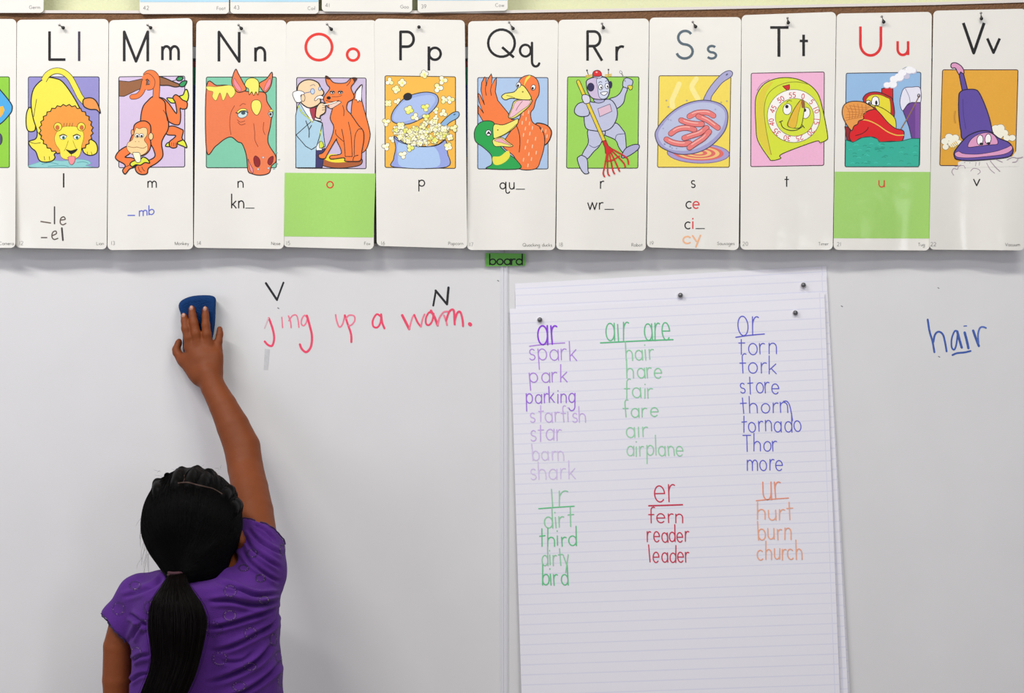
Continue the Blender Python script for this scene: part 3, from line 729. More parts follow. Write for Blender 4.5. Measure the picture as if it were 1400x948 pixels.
def pic_ducks(a):
    a.frame(635, 80, 5.746); a.rrect(104, 150, 656, 868, 12, '#a9c2e0')
    D = '#ee7a3c'
    a.fill([(560, 520), (610, 512), (660, 535), (684, 580), (668, 640), (630, 680), (600, 640)], D)
    a.fill([(130, 250), (135, 190), (158, 146), (170, 150), (172, 215), (185, 160), (210, 122), (218, 150), (212, 215), (235, 170), (252, 150), (250, 200), (242, 260), (262, 330), (340, 425), (370, 480), (420, 480), (430, 600), (300, 560), (220, 500), (150, 500), (108, 430), (108, 370), (150, 430), (115, 340), (106, 270), (125, 290), (158, 365)], D, OUTL, 1.1, False)
    for q in ([(168, 210), (165, 250), (172, 290)], [(212, 215), (205, 250), (212, 290)]): a.line(q, OUTL, .9)
    a.fill([(425, 200), (440, 160), (480, 136), (525, 134), (565, 160), (586, 210), (585, 280), (560, 330), (545, 390), (520, 430), (535, 500), (600, 545), (630, 620), (625, 700), (600, 790), (560, 866), (430, 866), (390, 770), (300, 690), (330, 620), (400, 520), (440, 450), (420, 330)], D, OUTL, 1.1)
    a.line([(408, 525), (430, 590), (436, 660), (430, 735)], OUTL, 1.1); a.line([(590, 545), (622, 590), (630, 650)], OUTL, 1.0)
    a.fill([(470, 200), (480, 160), (505, 135), (520, 140), (490, 175), (465, 220)], '#e8dc4a', None)
    a.fill([(400, 330), (525, 322), (512, 370), (460, 420), (400, 465), (365, 472), (345, 455), (370, 390)], '#d8d468', OUTL, 1.1)
    a.fill([(412, 335), (515, 330), (500, 370), (450, 405), (375, 460), (355, 450), (380, 390)], '#e8bcc8', '#7a4a50', .5); a.line([(455, 335), (420, 380), (405, 410)], '#7a4a50', .7)
    a.fill([(292, 300), (320, 275), (390, 262), (430, 218), (460, 212), (500, 260), (524, 318), (460, 325), (370, 312), (320, 325)], '#ebe16e', OUTL, 1.1)
    a.line([(330, 290), (370, 300), (395, 310)], '#8a8020', .8); a.ell(458, 262, 7, 6, '#8a8020', None)
    for cx, cy in ((425, 208), (540, 228)): a.ell(cx, cy, 17, 22, '#f6f4f0', OUTL, .8, rot=15); a.ell(cx - 4, cy + 6, 9, 11, K, None)
    rnd = random.Random(2)
    for x, y in ((462, 425), (485, 465), (505, 410), (455, 495), (480, 540), (512, 500), (535, 535), (465, 590), (498, 640), (515, 580), (560, 620), (480, 690), (535, 680), (508, 740), (565, 730), (465, 785), (528, 780), (500, 830), (610, 550), (640, 560), (650, 600)): a.line([(x, y), (x - 3, y + 22)], '#f4c29c', 1.4, False)
    G = '#23a04a'
    a.fill([(78, 620), (82, 560), (115, 510), (165, 490), (225, 500), (250, 560), (235, 620), (290, 700), (360, 760), (410, 800), (432, 866), (180, 866), (216, 830), (210, 760), (150, 700), (95, 660)], G, OUTL, 1.1)
    a.fill([(222, 775), (280, 768), (340, 725), (358, 762), (330, 805), (275, 835), (232, 830)], '#e2dc46', None)
    a.fill([(222, 640), (290, 620), (340, 655), (380, 685), (355, 695), (290, 690), (238, 688)], '#ebe16e', OUTL, .9); a.fill([(235, 645), (285, 628), (330, 660), (368, 684), (300, 664)], '#e8a8b4', '#7a4a50', .5)
    a.fill([(232, 520), (300, 522), (360, 500), (400, 480), (422, 475), (418, 510), (385, 550), (320, 595), (240, 628), (225, 600)], '#ebe16e', OUTL, 1.0)
    a.line([(240, 628), (330, 585), (410, 515)], '#8a8020', .7); a.ell(262, 562, 6, 4, K, None)
    a.ell(188, 585, 22, 24, '#f2f2f0', OUTL, .9); a.fill([(172, 600), (190, 572), (208, 600), (190, 592)], K, None)
def pic_robot(a):
    a.frame(760, 80, 5.746); a.rrect(92, 144, 652, 862, 12, '#97cf54', '#23351c', skew=-8)
    R1 = '#bcc0d8'; R2 = '#a9a8cc'; O = '#1c1e2c'
    for x0, y0 in ((262, 145), (413, 140)): a.line([(x0 - 18 * (x0 < 300), y0 - 48), (x0, y0)], O, .9); a.ell(x0 - 18 * (x0 < 300), y0 - 52, 6, 7, K, None); a.line([(x0 - 26, y0 - 10), (x0 + 22, y0 - 16)], '#d8b832', 1.4); a.line([(x0 - 26, y0 + 2), (x0 + 22, y0 - 4)], '#d8b832', 1.4)
    a.fill([(420, 320), (470, 300), (505, 270), (535, 215), (562, 235), (545, 290), (530, 350), (480, 392), (440, 370)], R1, O, 1.2)
    a.fill([(535, 165), (560, 152), (602, 172), (598, 210), (570, 232), (530, 222), (525, 195)], R1, O, 1.1); a.fill([(565, 215), (600, 215), (598, 240), (580, 246)], '#e0cf30', O, .8); a.line([(545, 180), (528, 140), (510, 108)], '#8a8a80', 1.3); a.ell(510, 108, 8, 12, '#e8e8e8', '#6a6a6a', .6, rot=-30)
    a.fill([(440, 520), (480, 510), (525, 560), (545, 600), (552, 720), (530, 742), (495, 700), (466, 640), (380, 598), (390, 560)], R1, O, 1.2); a.line([(466, 640), (480, 600), (540, 592)], '#5a5e7a', .9)
    a.fill([(545, 710), (600, 680), (645, 676), (656, 692), (640, 720), (580, 762), (530, 782), (515, 768)], R2, O, 1.2)
    a.fill([(255, 560), (380, 568), (375, 620), (340, 690), (300, 730), (245, 790), (205, 775), (215, 735), (255, 660)], R1, O, 1.2); a.line([(262, 680), (300, 700), (340, 682)], '#5a5e7a', .9)
    a.fill([(205, 762), (245, 792), (252, 880), (258, 900), (225, 905), (190, 860), (168, 790), (180, 772)], R1, O, 1.2)
    a.fill([(250, 340), (300, 345), (350, 335), (410, 320), (450, 340), (480, 400), (478, 470), (440, 540), (380, 570), (300, 568), (235, 545), (222, 450), (240, 400)], R1, O, 1.2)
    a.fill([(205, 345), (245, 350), (262, 400), (255, 448), (190, 455), (150, 430), (148, 395), (170, 360)], R1, O, 1.2)
    a.fill([(298, 320), (365, 318), (380, 335), (345, 350), (310, 345)], R2, O, .9)
    a.fill([(330, 395), (425, 358), (440, 415), (345, 458)], '#dcb8c8', '#6a6e8a', .9, False)
    a.fill([(245, 170), (300, 148), (360, 142), (400, 155), (422, 200), (420, 270), (395, 315), (340, 322), (285, 310), (252, 265), (240, 210)], '#c9b8d4', O, 1.2)
    a.fill([(322, 160), (380, 150), (410, 180), (420, 240), (405, 300), (370, 318), (340, 300), (328, 230)], '#ccd2e4', '#5a5e7a', .8)
    a.ell(274, 225, 26, 32, '#2a2350', O, .8); a.ell(430, 205, 10, 26, '#2a2350', O, .8)
    a.fill([(290, 140), (310, 150), (350, 155), (362, 138), (345, 128), (300, 128)], '#c8cade', O, .8); a.fill([(292, 134), (295, 105), (325, 92), (352, 105), (356, 134), (325, 142)], '#d4252a', O, .9); a.ell(320, 108, 8, 6, '#f2b0a8', None)
    for x, y in ((352, 225), (402, 216)): a.ell(x, y, 16, 21, '#f4f4f6', O, .8); a.ell(x + 4, y + 4, 6, 9, K, None)
    a.line([(335, 192), (350, 182), (362, 190)], O, .8); a.line([(388, 182), (400, 174)], O, .8)
    a.fill([(352, 268), (405, 262), (392, 284), (370, 288)], '#f4f4f6', O, .8)
    hd = [(175, 182), (380, 650)]
    a.line(hd, O, 5.4, False); a.line(hd, '#e3c932', 3.8, False)
    a.fill([(205, 310), (215, 285), (255, 290), (270, 320), (262, 348), (225, 352)], '#d2d0e0', O, 1.0)
    RR = '#cb2420'
    a.fill([(365, 650), (392, 642), (410, 685), (450, 715), (420, 750), (390, 745), (385, 700)], RR, '#5a1210', .8, False)
    for q in ([(400, 745), (385, 840), (372, 900), (382, 928)], [(408, 745), (405, 830), (408, 900), (420, 920)], [(420, 745), (435, 820), (448, 880), (460, 905)], [(430, 735), (462, 800), (488, 860), (500, 886)], [(440, 725), (495, 780), (535, 825), (545, 855)], [(450, 715), (510, 750), (560, 785), (570, 830)]): a.line(q, RR, 2.0)
    a.line([(388, 805), (440, 800), (500, 765)], RR, 1.6)
def pic_sausage(a):
    a.frame(885, 80, 5.746); a.rrect(92, 136, 656, 855, 12, '#eed65a', '#5a4a38', skew=-12)
    for q in ([(250, 200), (225, 260), (195, 330), (200, 380)], [(385, 160), (350, 220), (375, 280), (400, 320)]): a.line(q, '#f3e592', 7)
    a.ell(400, 745, 245, 78, '#a79ac9', '#6a5a8a', .9, rot=2)
    for k, c in enumerate(('#dc6a62', '#eec07a', '#dc6a62', '#eec07a', '#dc6a62', '#eec07a')): a.ell(400, 742, 200 - k * 32, 60 - k * 9.5, c, None, rot=2)
    a.fill([(440, 340), (460, 280), (500, 215), (560, 145), (610, 105), (650, 96), (670, 115), (655, 145), (590, 190), (540, 250), (505, 300), (492, 345)], '#a8a6cc', '#4a4a66', 1.0); a.ell(625, 126, 11, 6, '#5a5a7a', None, rot=-40)
    pan = [(62, 610), (72, 560), (130, 480), (220, 400), (320, 350), (430, 328), (530, 340), (600, 375), (632, 440), (620, 540), (570, 620), (480, 700), (370, 745), (250, 752), (150, 720), (90, 680)]
    a.fill(pan, '#9f9cc8', '#45455e', 1.2)
    a.fill([(85, 600), (140, 500), (230, 415), (330, 365), (430, 345), (520, 355), (590, 395), (612, 450), (590, 540), (530, 620), (450, 680), (350, 720), (240, 725), (140, 695)], '#b9bfda', None)
    S = '#e57a76'
    def saus(q, w=6.6):
        q = catmull(q, False); a.line(q, '#7c3434', w + 1.4, False); a.line(q, S, w, False)
        a.line([(x - 2, y - 8) for x, y in q[3:-4]], '#f3b4a8', 1.4, False)
    saus([(330, 455), (390, 428), (470, 425), (520, 450)]); saus([(400, 455), (470, 485), (520, 520), (555, 545)])
    saus([(265, 485), (320, 505), (380, 515), (430, 515)]); saus([(185, 590), (240, 555), (310, 545), (370, 560)])
    saus([(290, 625), (350, 605), (410, 585), (465, 545)]); saus([(150, 635), (200, 660), (270, 672), (330, 665)]); saus([(330, 700), (380, 665), (440, 625), (485, 575)])
    for x, y in ((125, 550), (165, 480), (185, 485), (135, 672), (180, 690), (230, 708), (120, 520), (150, 330), (165, 380), (310, 330), (580, 345), (535, 400), (625, 335), (195, 705)): a.ell(x, y, 5, 4, None, '#8a90b4', .5)
def pic_timer(a):
    a.frame(1010, 80, 5.746); a.rrect(98, 116, 672, 850, 12, '#ecb2cf', '#4a2c3c', skew=-4, sky=-10)
    a.line([(145, 250), (180, 200), (240, 165)], '#b88aa8', 1.4)
    a.fill([(130, 380), (140, 290), (190, 210), (270, 165), (370, 150), (470, 165), (560, 210), (620, 275), (650, 360), (680, 500), (698, 610), (690, 640), (640, 662), (600, 652), (340, 750), (330, 785), (262, 802), (235, 780), (150, 645), (135, 520)], '#d2de36', '#46420e', 1.2)
    a.fill([(140, 380), (150, 300), (195, 225), (270, 180), (215, 270), (200, 380), (215, 560), (250, 760), (160, 640), (143, 520)], '#dcc93c', None)
    a.line([(255, 755), (215, 560), (200, 400), (225, 290), (290, 225), (380, 190), (470, 185), (550, 205)], '#8a8a20', .9)
    a.fill([(345, 218), (398, 205), (400, 235), (382, 255)], '#cc2226', '#6a1414', .8, False)
    a.ell(432, 452, 208, 208, '#f3f0ea', '#7a7a50', .8, n=48); a.ell(440, 462, 152, 148, '#d2de36', '#7a7a50', .8, n=40)
    nums = [('0', 505, 297, 8), ('5', 572, 340, 40), ('10', 608, 402, 65), ('15', 612, 492, 95), ('20', 566, 578, 135), ('25', 478, 624, 165), ('30', 380, 626, 190), ('35', 298, 578, 222), ('40', 258, 500, 262), ('45', 270, 398, 295), ('50', 330, 322, 328), ('55', 420, 288, 355)]
    for s, cx, cy, rot in nums:
        r = math.radians(rot); wd = 26 if len(s) == 2 else 0
        for k, ch in enumerate(s):
            gw, st = CAPS[ch]; lx = (k - (len(s) - 1) / 2) * 30
            for q in st:
                pts = []
                for x, y in q:
                    ux = (x - gw / 2) * 38 + lx; uy = (.5 - y) * 38
                    pts.append((cx + ux * math.cos(r) - uy * math.sin(r), cy + ux * math.sin(r) + uy * math.cos(r)))
                a.line(pts, '#cf3c48', .95, False)
    for cx, cy in ((382, 398), (526, 428)): a.ell(cx, cy, 34, 44, '#f4f2ee', '#4a4a20', .8, rot=12)
    a.ell(378, 378, 13, 14, K, None); a.ell(520, 406, 10, 14, K, None)
    a.fill([(490, 325), (515, 345), (512, 420), (490, 530), (450, 548), (385, 530), (400, 470), (440, 390)], '#d2de36', '#4a4a20', 1.0); a.fill([(488, 328), (492, 345), (470, 430), (445, 540), (388, 528), (405, 465), (445, 385)], '#e3b736', '#8a7a20', .6)
    a.fill([(492, 325), (516, 335), (514, 390), (494, 388)], '#9a5a38', None, smooth=False)
    a.line([(330, 495), (345, 540), (400, 565), (460, 560), (505, 530)], '#3a3a14', 1.1); a.line([(318, 500), (345, 488)], '#3a3a14', 1.0); a.line([(498, 522), (516, 545)], '#3a3a14', 1.0)
    a.line([(375, 345), (395, 330), (418, 335)], '#6a6a20', .7)
    a.line([(640, 675), (652, 668)], '#a07a90', .6)
def pic_boat(a):
    a.frame(1135, 80, 5.743); a.rrect(126, 116, 712, 850, 12, '#92b8dd', skew=-10, sky=-8)
    a.fill([(585, 232), (640, 225), (706, 232), (706, 350), (620, 350), (570, 410), (548, 350), (560, 275)], '#e4e2ee', '#4a4668', .9)
    a.fill([(572, 412), (600, 370), (640, 345), (706, 345), (706, 630), (640, 630), (620, 540)], '#6a3f8c', '#33224a', 1.0, False)
    a.fill([(668, 350), (706, 348), (706, 628), (668, 628)], '#7f4f9f', None, smooth=False)
    a.line([(590, 235), (620, 300), (628, 350)], '#8a86a8', .8); a.line([(552, 560), (600, 480), (650, 390), (700, 292)], '#8a6a4c', 1.6); a.ell(696, 292, 9, 12, None, '#4a4a5a', 1.2)
    a.fill([(115, 535), (200, 545), (190, 655), (130, 640)], '#8c1a20', '#2a1010', 1.0, False)
    a.line([(600, 66), (570, 82), (560, 110)], '#8a9ab0', .7)
    a.fill([(405, 238), (450, 225), (492, 232), (494, 470), (405, 400)], '#d01a22', OUTL, 1.2, False)
    for cx, cy, r in ((445, 210, 30), (490, 205, 36), (500, 165, 34), (540, 150, 40), (565, 115, 34), (620, 95, 36), (655, 100, 26), (600, 140, 26)): a.ell(cx, cy, r, r * .85, '#c4c2d6', None)
    for cx, cy, r in ((447, 208, 26), (492, 203, 32), (502, 163, 32), (542, 146, 36), (567, 112, 32), (622, 90, 34), (650, 95, 24)): a.ell(cx, cy, r, r * .82, '#f3f2f4', None)
    a.fill([(262, 335), (268, 295), (310, 268), (380, 265), (450, 292), (492, 330), (492, 470), (330, 400)], '#c21a22', OUTL, 1.2)
    a.fill([(280, 335), (295, 305), (330, 285), (390, 285), (440, 305), (470, 330), (470, 440), (400, 400), (340, 380), (290, 350)], '#e6d832', '#6a5a10', .8)
    a.fill([(350, 378), (400, 385), (470, 430), (512, 480), (515, 560), (490, 545), (420, 470)], '#e6d832', '#3a3a10', 1.0)
    a.fill([(328, 362), (330, 315), (352, 298), (378, 310), (385, 350), (378, 368)], '#f5f4f2', OUTL, .9); a.ell(362, 348, 9, 18, K, None)
    a.fill([(280, 345), (295, 328), (315, 335), (316, 362)], '#f5f4f2', OUTL, .9); a.ell(306, 350, 7, 9, K, None)
    a.fill([(170, 540), (200, 480), (260, 420), (345, 398), (390, 430), (450, 500), (510, 548), (570, 565), (580, 600), (560, 648), (480, 650), (380, 655), (370, 632), (320, 615), (240, 625), (178, 658), (150, 610)], '#d8141c', OUTL, 1.2)
    a.line([(240, 480), (300, 488), (370, 520), (450, 575), (520, 602), (578, 602)], '#e8b84a', 1.5)
    a.line([(200, 605), (250, 590), (290, 560), (298, 540)], '#4a0c10', 1.0)
    a.fill([(345, 395), (300, 410), (262, 440), (262, 475), (225, 490), (215, 515), (188, 530), (170, 566), (148, 545), (118, 500), (98, 450), (96, 400), (115, 360), (165, 338), (250, 340), (310, 368)], '#e69a48', OUTL, 1.2)
    for k in range(6): a.line([(110 + k * 8, 470 - k * 24 + 20), (170 + k * 18, 455 - k * 18 + 20), (250 + k * 12, 460 - k * 16)], '#b8682a', .6)
    for k in range(6): a.line([(120 + k * 32, 370 - (k > 1) * 12), (150 + k * 26, 420), (150 + k * 22, 480 - k * 6)], '#b8682a', .6)
    a.fill([(122, 640), (180, 658), (250, 622), (320, 614), (372, 632), (385, 655), (470, 655), (560, 648), (640, 628), (702, 628), (698, 840), (690, 850), (124, 850), (118, 840)], '#2fae96', '#1c4a44', 1.0, False)
    rnd = random.Random(4)
    for k in range(46):
        x = rnd.uniform(135, 660); y = rnd.uniform(670, 835); a.line([(x, y), (x + 14, y - 5), (x + 28, y)], rnd.choice(('#3cbfa8', '#259c86')), 1.2)
def pic_vacuum(a):
    a.frame(1270, 70, 5.267); a.rrect(98, 134, 642, 824, 12, '#e3a636', '#3a2430', skew=-20)
    a.fill([(210, 800), (300, 770), (480, 770), (600, 760), (642, 700), (645, 830), (210, 840)], '#e5e3db', None, smooth=False)
    def puff(cs, c='#f3f0dc', o='#8a7a5a'):
        for x, y, r in cs: a.ell(x, y, r + 3, r * .9 + 3, o, None)
        for x, y, r in cs: a.ell(x, y, r, r * .9, c, None)
    puff([(115, 650, 26), (145, 620, 28), (190, 625, 26), (120, 690, 22), (215, 660, 22), (170, 665, 32)])
    for k in range(5): a.line([(150 + k * 10, 680 - k * 8), (180 + k * 14, 735 - k * 6)], '#d8b43a', 1.0)
    puff([(480, 560, 30), (515, 555, 30), (545, 590, 26), (560, 625, 24), (600, 625, 24), (500, 600, 36)])
    V = '#5f4a9e'; O = '#241a38'
    a.fill([(158, 108), (165, 88), (195, 84), (230, 105), (250, 135), (250, 165), (222, 172), (205, 150), (190, 122), (168, 122)], '#dc9ac0', O, 1.3)
    a.fill([(218, 172), (228, 150), (250, 165), (278, 275), (240, 285)], V, O, 1.3, False)
    a.fill([(215, 330), (225, 295), (260, 278), (330, 276), (362, 300), (400, 380), (435, 480), (458, 585), (470, 640), (260, 640), (230, 570), (215, 450)], V, O, 1.4)
    a.line([(245, 345), (248, 450), (266, 560)], '#4a3886', 1.0)
    a.fill([(182, 730), (200, 700), (240, 650), (290, 605), (370, 575), (440, 580), (500, 625), (570, 655), (600, 690), (604, 730), (570, 762), (450, 778), (300, 788), (205, 780), (184, 760)], V, O, 1.6)
    a.fill([(188, 735), (215, 722), (250, 738), (350, 742), (480, 722), (560, 695), (592, 680), (598, 710), (540, 742), (420, 758), (300, 768), (215, 765), (190, 752)], '#dc9ac0', O, .7)
    a.fill([(282, 690), (300, 640), (345, 605), (400, 588), (450, 592), (485, 625), (494, 668), (430, 675), (350, 685)], '#dc9ac0', O, .8)
    for cx, cy in ((368, 640), (426, 632)): a.ell(cx, cy, 22, 36, '#f6f4f2', O, .9, rot=6)
    a.ell(378, 668, 14, 9, K, None); a.ell(430, 664, 13, 9, K, None)
    for q in ([(262, 798), (230, 820), (185, 832)], [(295, 800), (290, 820)], [(340, 800), (335, 828)], [(365, 798), (362, 825)], [(415, 805), (440, 850), (475, 880)], [(440, 788), (475, 830), (512, 866)], [(480, 778), (530, 800)], [(180, 895), (165, 870), (178, 845), (205, 850), (215, 830), (250, 825), (262, 845)], [(300, 865), (320, 845), (355, 850), (370, 870), (350, 888)], [(560, 785), (600, 765), (640, 770), (678, 762)], [(600, 800), (630, 795), (640, 775)]): a.line(q, '#a08a9c', .8)
    for x in (180, 188): a.line([(x + 5, 430), (x, 480), (x + 6, 520)], '#b07a28', .7)

def caption(a, num, word, xl, xr, y=335, dy=0):
    text(a, num, xl, y, 2.9, GRY, .55, cap_h=1.75, gap=.5, cap='flat')
    n = sum(glyph_strokes(c, 1.75)[0] + .38 for c in word) * 2.35
    text(a, word, xr - n, y + dy, 2.35, '#75736f', .5, cap_h=1.75, cap='flat')

def big(a, L, col=INKB): 
    for (ch, x0, x1, b, t, w) in L: glyph(a, ch, x0, x1, b, t, col, w)

def lt_camera(a): caption(a, '', 'Camera', 0, 19.5)
def lt_L(a): big(a, [('L', 67.7, 89.5, 81.5, 42.8, 3.6)]); a.line([(108.2, 43), (108.2, 83.5)], '#3c3448', 3.3, False, cap='flat'); a.line([(87, 237), (87, 256.5)], INKB, 2.0, False, cap='flat'); caption(a, '12', 'Lion', 26.5, 142.5)
def hw_L(a):
    a.line([(56, 303), (69, 305)], '#6a5c52', 1.8); a.line([(74.5, 283), (74.5, 306)], '#3c3634', 1.8); a.line([(82.5, 301), (89, 300), (87, 296.5), (83, 299), (82.5, 305), (86, 307.5), (90, 305.5)], '#5c5048', 1.6)
    a.line([(56.5, 325), (64, 325)], '#5a524a', 1.6); a.line([(71, 322.5), (77, 319.5), (76, 316), (72, 318), (71, 324), (74, 327.5), (79, 326)], '#5c5048', 1.6); a.line([(84.5, 312), (86, 328.5)], '#3c3634', 2.4)
def lt_M(a): big(a, [('M', 169.8, 202, 83.8, 43.5, 3.7), ('m', 222, 244.2, 82.2, 63.3, 3.5), ('m', 202.2, 213.7, 256.7, 247.8, 1.5)]); caption(a, '13', 'Monkey', 152, 259)
def hw_M(a): a.line([(175, 294.6), (184, 294.6)], '#5a66c8', 1.5, False); text(a, 'mb', 190.5, 295.5, 7, '#5a66c8', 1.4, x1=210.5, base1=293, asc=1.8)
def lt_N(a): big(a, [('N', 299.3, 327, 84, 43.7, 3.7), ('n', 349.3, 362.2, 84, 65, 3.6), ('n', 325.4, 332.4, 256.8, 247.8, 1.5)]); text(a, 'kn', 316.7, 285, 10.3, INKB, 1.6, x1=333.2, asc=1.95, cap='flat'); a.line([(335.5, 284.7), (348, 284.7)], INKB, 1.1, False, cap='flat'); caption(a, '14', 'Nose', 269.5, 384)
def lt_O(a): big(a, [('O', 418, 454, 82.3, 46.5, 3.7), ('o', 474.5, 490.7, 82.8, 66.6, 3.6)], '#e0342a'); caption(a, '15', 'Fox', 391.5, 507)
def gr_O(a): a.poly([(389.3, 236.3), (513.4, 237.4), (510.6, 324.8), (387.3, 323.3)], '#a3d46c')
def lo_O(a): a.ell(451.2, 252.6, 4.3, 4.3, None, '#d8392c', 1.6)
def lt_P(a): big(a, [('P', 547.6, 565.5, 82.5, 43.5, 3.7)]); a.line([(586.3, 63.5), (586.3, 96.5)], INKB, 3.6, False, cap='flat'); a.ell(594.6, 73.5, 7.9, 8.2, None, INKB, 3.4); a.line([(572.7, 246), (572.7, 261.8)], INKB, 1.5, False, cap='flat'); a.ell(576.6, 250.5, 3.9, 4.1, None, INKB, 1.5); caption(a, '16', 'Popcorn', 521, 634)
def lt_Q(a):
    a.ell(685.6, 59, 18.2, 18.6, None, INKB, 3.4); a.line([(686.5, 64.5), (702.5, 78.5)], INKB, 3.5, False, cap='flat')
    a.ell(718.3, 69.2, 7.4, 8.0, None, INKB, 3.2); a.line([(727.3, 58.5), (727.3, 84)] + arc(732.4, 84.5, 5.1, 6.4, 180, 20, 8)[::1], INKB, 3.2, False)
    a.ell(687.3, 254.2, 3.7, 4.1, None, INKB, 1.5); a.line([(691.6, 249.2), (691.6, 261)] + arc(694.2, 261.3, 2.6, 3.0, 180, 20, 6), INKB, 1.5, False)
    text(a, 'u', 696.5, 258.6, 9.3, INKB, 1.5, x1=702.8, cap='flat'); a.line([(705.3, 258.8), (717.6, 258.8)], INKB, 1.1, False, cap='flat'); caption(a, '17', 'Quacking ducks', 642, 755.5, 337)
def lt_R(a): big(a, [('R', 803.3, 822.5, 83, 43, 3.6), ('r', 843, 852.2, 83, 63.5, 3.5), ('r', 821, 825.5, 258.2, 247.8, 1.5)]); text(a, 'wr', 803.5, 286.6, 9.5, INKB, 1.5, x1=824.5, cap='flat'); a.line([(826.5, 286.4), (839.3, 286.4)], INKB, 1.1, False, cap='flat'); caption(a, '18', 'Robot', 764.5, 879, 337)
def lt_S(a):
    big(a, [('S', 925, 947, 80, 42.2, 3.5), ('s', 966.5, 979, 80, 62.8, 3.2)], '#53646e'); big(a, [('s', 944.8, 950.3, 256.5, 247, 1.5)])
    text(a, 'c', 938, 285, 9.3, INKB, 1.6, x1=945.3, cap='flat'); text(a, 'c', 936.5, 313, 9.3, INKB, 1.6, x1=943.8, cap='flat'); a.line([(951, 312.7), (963.6, 312.7)], INKB, 1.1, False, cap='flat'); caption(a, '19', 'Sausages', 888.5, 1005)
def rd_S(a): text(a, 'e', 947.5, 285, 9.3, '#dc3c44', 1.7, x1=955.8, cap='flat'); a.line([(947.2, 302.7), (947.2, 313)], '#dc3c44', 1.8, False, cap='flat'); a.dot_px((947.2, 299.2), 1.1, '#dc3c44')
def hw_S(a): text(a, 'c', 934, 333, 9.5, '#eeb489', 2.2, x1=943.5); a.line([(947, 322.5), (952, 330)], '#eeb489', 2.2, False); a.line([(957.5, 322), (951.5, 337.5)], '#eeb489', 2.2, False)
def lt_T(a): a.line([(1053, 37.6), (1078, 37.6)], INKB, 3.7, False, cap='flat'); a.line([(1064.9, 37.6), (1064.9, 77.6)], INKB, 4.0, False, cap='flat'); a.line([(1098.7, 47.4), (1098.7, 76.8)], INKB, 3.7, False, cap='flat'); a.line([(1093.4, 56), (1104.6, 56)], INKB, 3.4, False, cap='flat'); a.line([(1075.5, 241.2), (1075.5, 255.6)], INKB, 1.6, False, cap='flat'); a.line([(1072.6, 245.4), (1078.5, 245.4)], INKB, 1.4, False, cap='flat'); caption(a, '20', 'Timer', 1015.5, 1133.5, 336, -.5)
def lt_U(a): big(a, [('U', 1176.3, 1204.3, 75.8, 36.2, 3.7), ('u', 1227.2, 1241.5, 75.2, 56.3, 3.5)], '#d9282a'); caption(a, '21', 'Tug', 1144.5, 1265, 336.5)
def gr_U(a): a.poly([(1141.2, 234.8), (1271.8, 235.2), (1271.2, 326.3), (1139.8, 325.9)], '#a0cf6a')
def lo_U(a): big(a, [('u', 1201.7, 1209, 255.8, 246.5, 1.6)], '#cf4526')
def lt_V(a): big(a, [('V', 1317, 1345.5, 72.5, 31.3, 4.0), ('v', 1349.8, 1366.8, 72, 52.5, 3.6), ('v', 1331, 1339.6, 254, 244.8, 1.6)]); caption(a, '22', 'Vacuum', 1272.5, 1395, 336.5)

